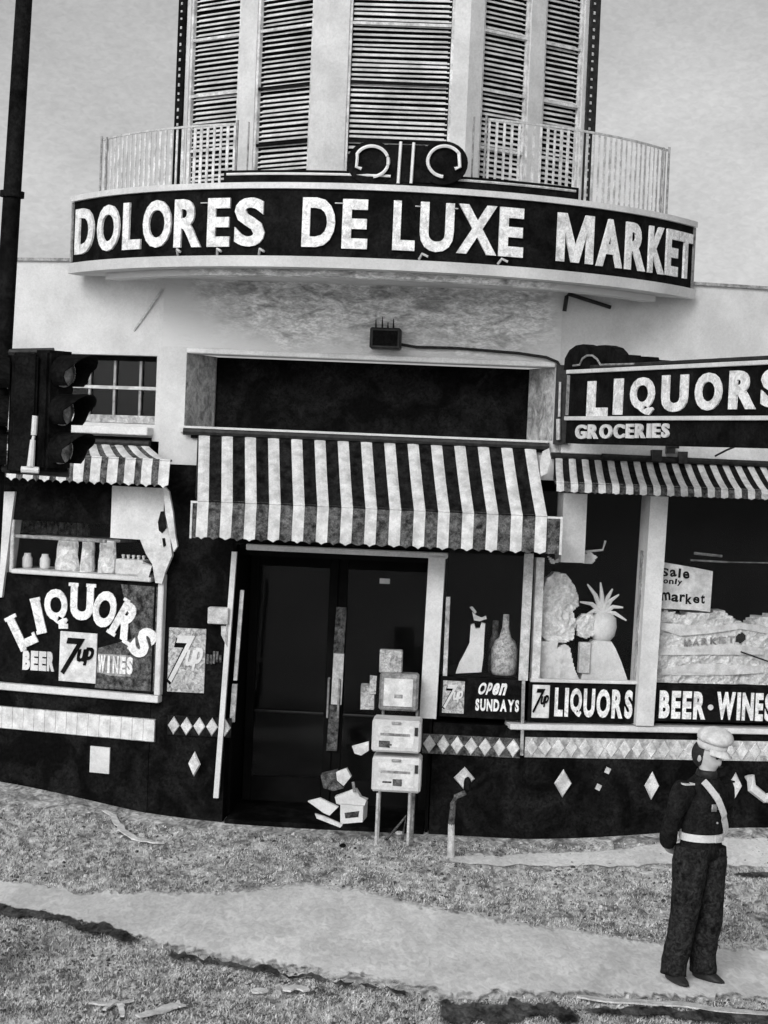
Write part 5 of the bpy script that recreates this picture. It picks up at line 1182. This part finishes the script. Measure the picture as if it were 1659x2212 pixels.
for k in range(n):
    bm.faces.new((T_[k][0], T_[k][1], T_[k+1][1], T_[k+1][0])); bm.faces.new((Bm_[k][0], Bm_[k+1][0], Bm_[k+1][1], Bm_[k][1])); bm.faces.new((T_[k][1], Bm_[k][1], Bm_[k+1][1], T_[k+1][1]))
bm.transform(capM); pob('cap_visor', bm, 'cap')
# jacket
bm = B(); loft(bm, [((0, .0, .86), .185, .135, 0), ((0, 0, .95), .180, .130, 0), ((0, 0, 1.03), .165, .120, 0), ((0, 0, 1.06), .163, .118, 0), ((0, .0, 1.15), .180, .130, 0), ((0, .0, 1.27), .200, .142, 0), ((0, .01, 1.36), .205, .135, 0), ((0, .015, 1.42), .165, .110, 0), ((0, .01, 1.465), .085, .080, 0), ((0, .005, 1.50), .070, .070, 0)], 28)
for v in bm.verts: v.co += Vector(noise.noise_vector(v.co*7))*.010
pob('jacket', bm, 'uniform', sub=1)
for sx, L_ in ((-1, 'R'), (1, 'L')):
    s_, e_, w_ = [Vector(J[k+L_][0]) for k in ('sh', 'el', 'wr')]; bm = B()
    pts = [s_+Vector((-sx*.04, 0, .02)), s_+Vector((sx*.015, 0, -.02)), s_.lerp(e_, .5), e_, e_.lerp(w_, .5), w_.lerp(e_, .08)]
    tube(bm, pts, .098, 16, .062)
    for v in bm.verts: v.co += Vector(noise.noise_vector(v.co*12))*.008
    pob('sleeve', bm, 'uniform', sub=1)
    bm = B(); box(bm, (sx*.205, -.02, 1.425), (.09, .05, .012)); pob('epaulette', bm, 'white_worn' if sx < 0 else 'uniform', False)
# trousers
for sx, L_ in ((-1, 'R'), (1, 'L')):
    h_, k_2, a_ = [Vector(J[k+L_][0]) for k in ('hip', 'knee', 'ank')]; bm = B()
    loft(bm, [((h_.x*.82, 0, .97), .115, .130, 0), ((h_.x*.98, 0, .86), .118, .135, 0), ((h_.x*1.02, -.005, .72), .112, .120, 0), ((k_2.x, k_2.y, .49), .096, .104, 0), ((k_2.x*1.01, (k_2.y+a_.y)/2, .30), .090, .098, 0), ((a_.x, a_.y-.01, .14), .088, .100, 0), ((a_.x, a_.y-.015, .055), .086, .104, 0)], 20)
    bmesh.ops.subdivide_edges(bm, edges=bm.edges[:], cuts=2, use_grid_fill=True)
    for v in bm.verts: v.co += Vector(noise.noise_vector(v.co*9))*.018*(1.2-v.co.z)
    pob('trouser_leg', bm, 'trousers')
    toe = Vector(J['toe'+L_][0]); bm = B()
    loft(bm, [((a_.x, a_.y-.03, .0), .048, .10, 0), ((a_.x, a_.y-.03, .03), .052, .105, 0), ((a_.x, a_.y-.01, .075), .048, .075, 0), ((a_.x, a_.y+.01, .12), .042, .05, 0)], 16)
    for v in bm.verts:
        if v.co.y < a_.y-.02: v.co.y -= .085*max(0, 1-v.co.z/.10); v.co.z *= .9
    bm.transform(Matrix.Translation(a_) @ Matrix.Rotation(-sx*R_(-12), 4, 'Z') @ Matrix.Translation(-a_)); pob('shoe', bm, 'leather', sub=1)
# belt and strap
def ring_band(zf, rx, ry, z, h, m, name, a0=0, a1=360, out=.006):
    bm = B(); n = 36; rows = []
    for k in range(n+1):
        th = R_(a0+(a1-a0)*k/n); rows.append([Vector(((rx+o_)*math.cos(th), (ry+o_)*math.sin(th), zf(th)+dz)) for o_, dz in ((0, -h/2), (out, -h/2), (out, h/2), (0, h/2))])
    V_ = [[bm.verts.new(p) for p in r_] for r_ in rows]
    for k in range(n):
        for j in range(4): bm.faces.new((V_[k][j], V_[k][(j+1) % 4], V_[k+1][(j+1) % 4], V_[k+1][j]))
    pob(name, bm, m, False)
ring_band(lambda t: 1.045, .170, .126, 0, .052, 'white', 'belt', 0, 360, .010)
bm = B(); n = 16; rows = []
for k in range(n+1):
    f = k/n; x = -.120 + (.150+.120)*f; z = 1.452 - (1.452-1.06)*f**1.05
    rx, ry = (.185, .130) if z < 1.2 else (.203, .143)
    if z > 1.36: rx, ry = .20-.3*(z-1.36)*1.0, .135-.35*(z-1.36)
    y = -ry*math.sqrt(max(.05, 1-(x/rx)**2)) - .010
    d = Vector((.27, 0, -.39)).normalized(); nrm = Vector((.39, 0, .27)).normalized()*.026
    rows.append([Vector((x, y, z))-nrm, Vector((x, y, z))+nrm, Vector((x, y-.008, z))+nrm, Vector((x, y-.008, z))-nrm])
V_ = [[bm.verts.new(p) for p in r_] for r_ in rows]
for k in range(n):
    for j in range(4): bm.faces.new((V_[k][j], V_[k][(j+1) % 4], V_[k+1][(j+1) % 4], V_[k+1][j]))
bm.faces.new(V_[0]); bm.faces.new(V_[-1][::-1]); pob('shoulder_strap', bm, 'white', False)
bm = B(); box(bm, (-.05, -.142, 1.27), (.04, .012, .05)); pob('badge', bm, 'grey', False)
bm = B(); loft(bm, [((0, .005, 1.455), .084, .082, 0), ((0, .002, 1.50), .074, .074, 0), ((0, .002, 1.515), .068, .068, 0)], 20); pob('collar', bm, 'leather')
bm = B(); box(bm, (.02, -.142, 1.045), (.06, .012, .05)); pob('buckle', bm, 'light_grey', False)
for z_ in (1.36, 1.26, 1.16):
    bm = B(); bmesh.ops.create_uvsphere(bm, u_segments=8, v_segments=6, radius=.009); bm.transform(Matrix.Translation((.0, -.138 if z_ < 1.3 else -.128, z_))); pob('button', bm, 'grey')
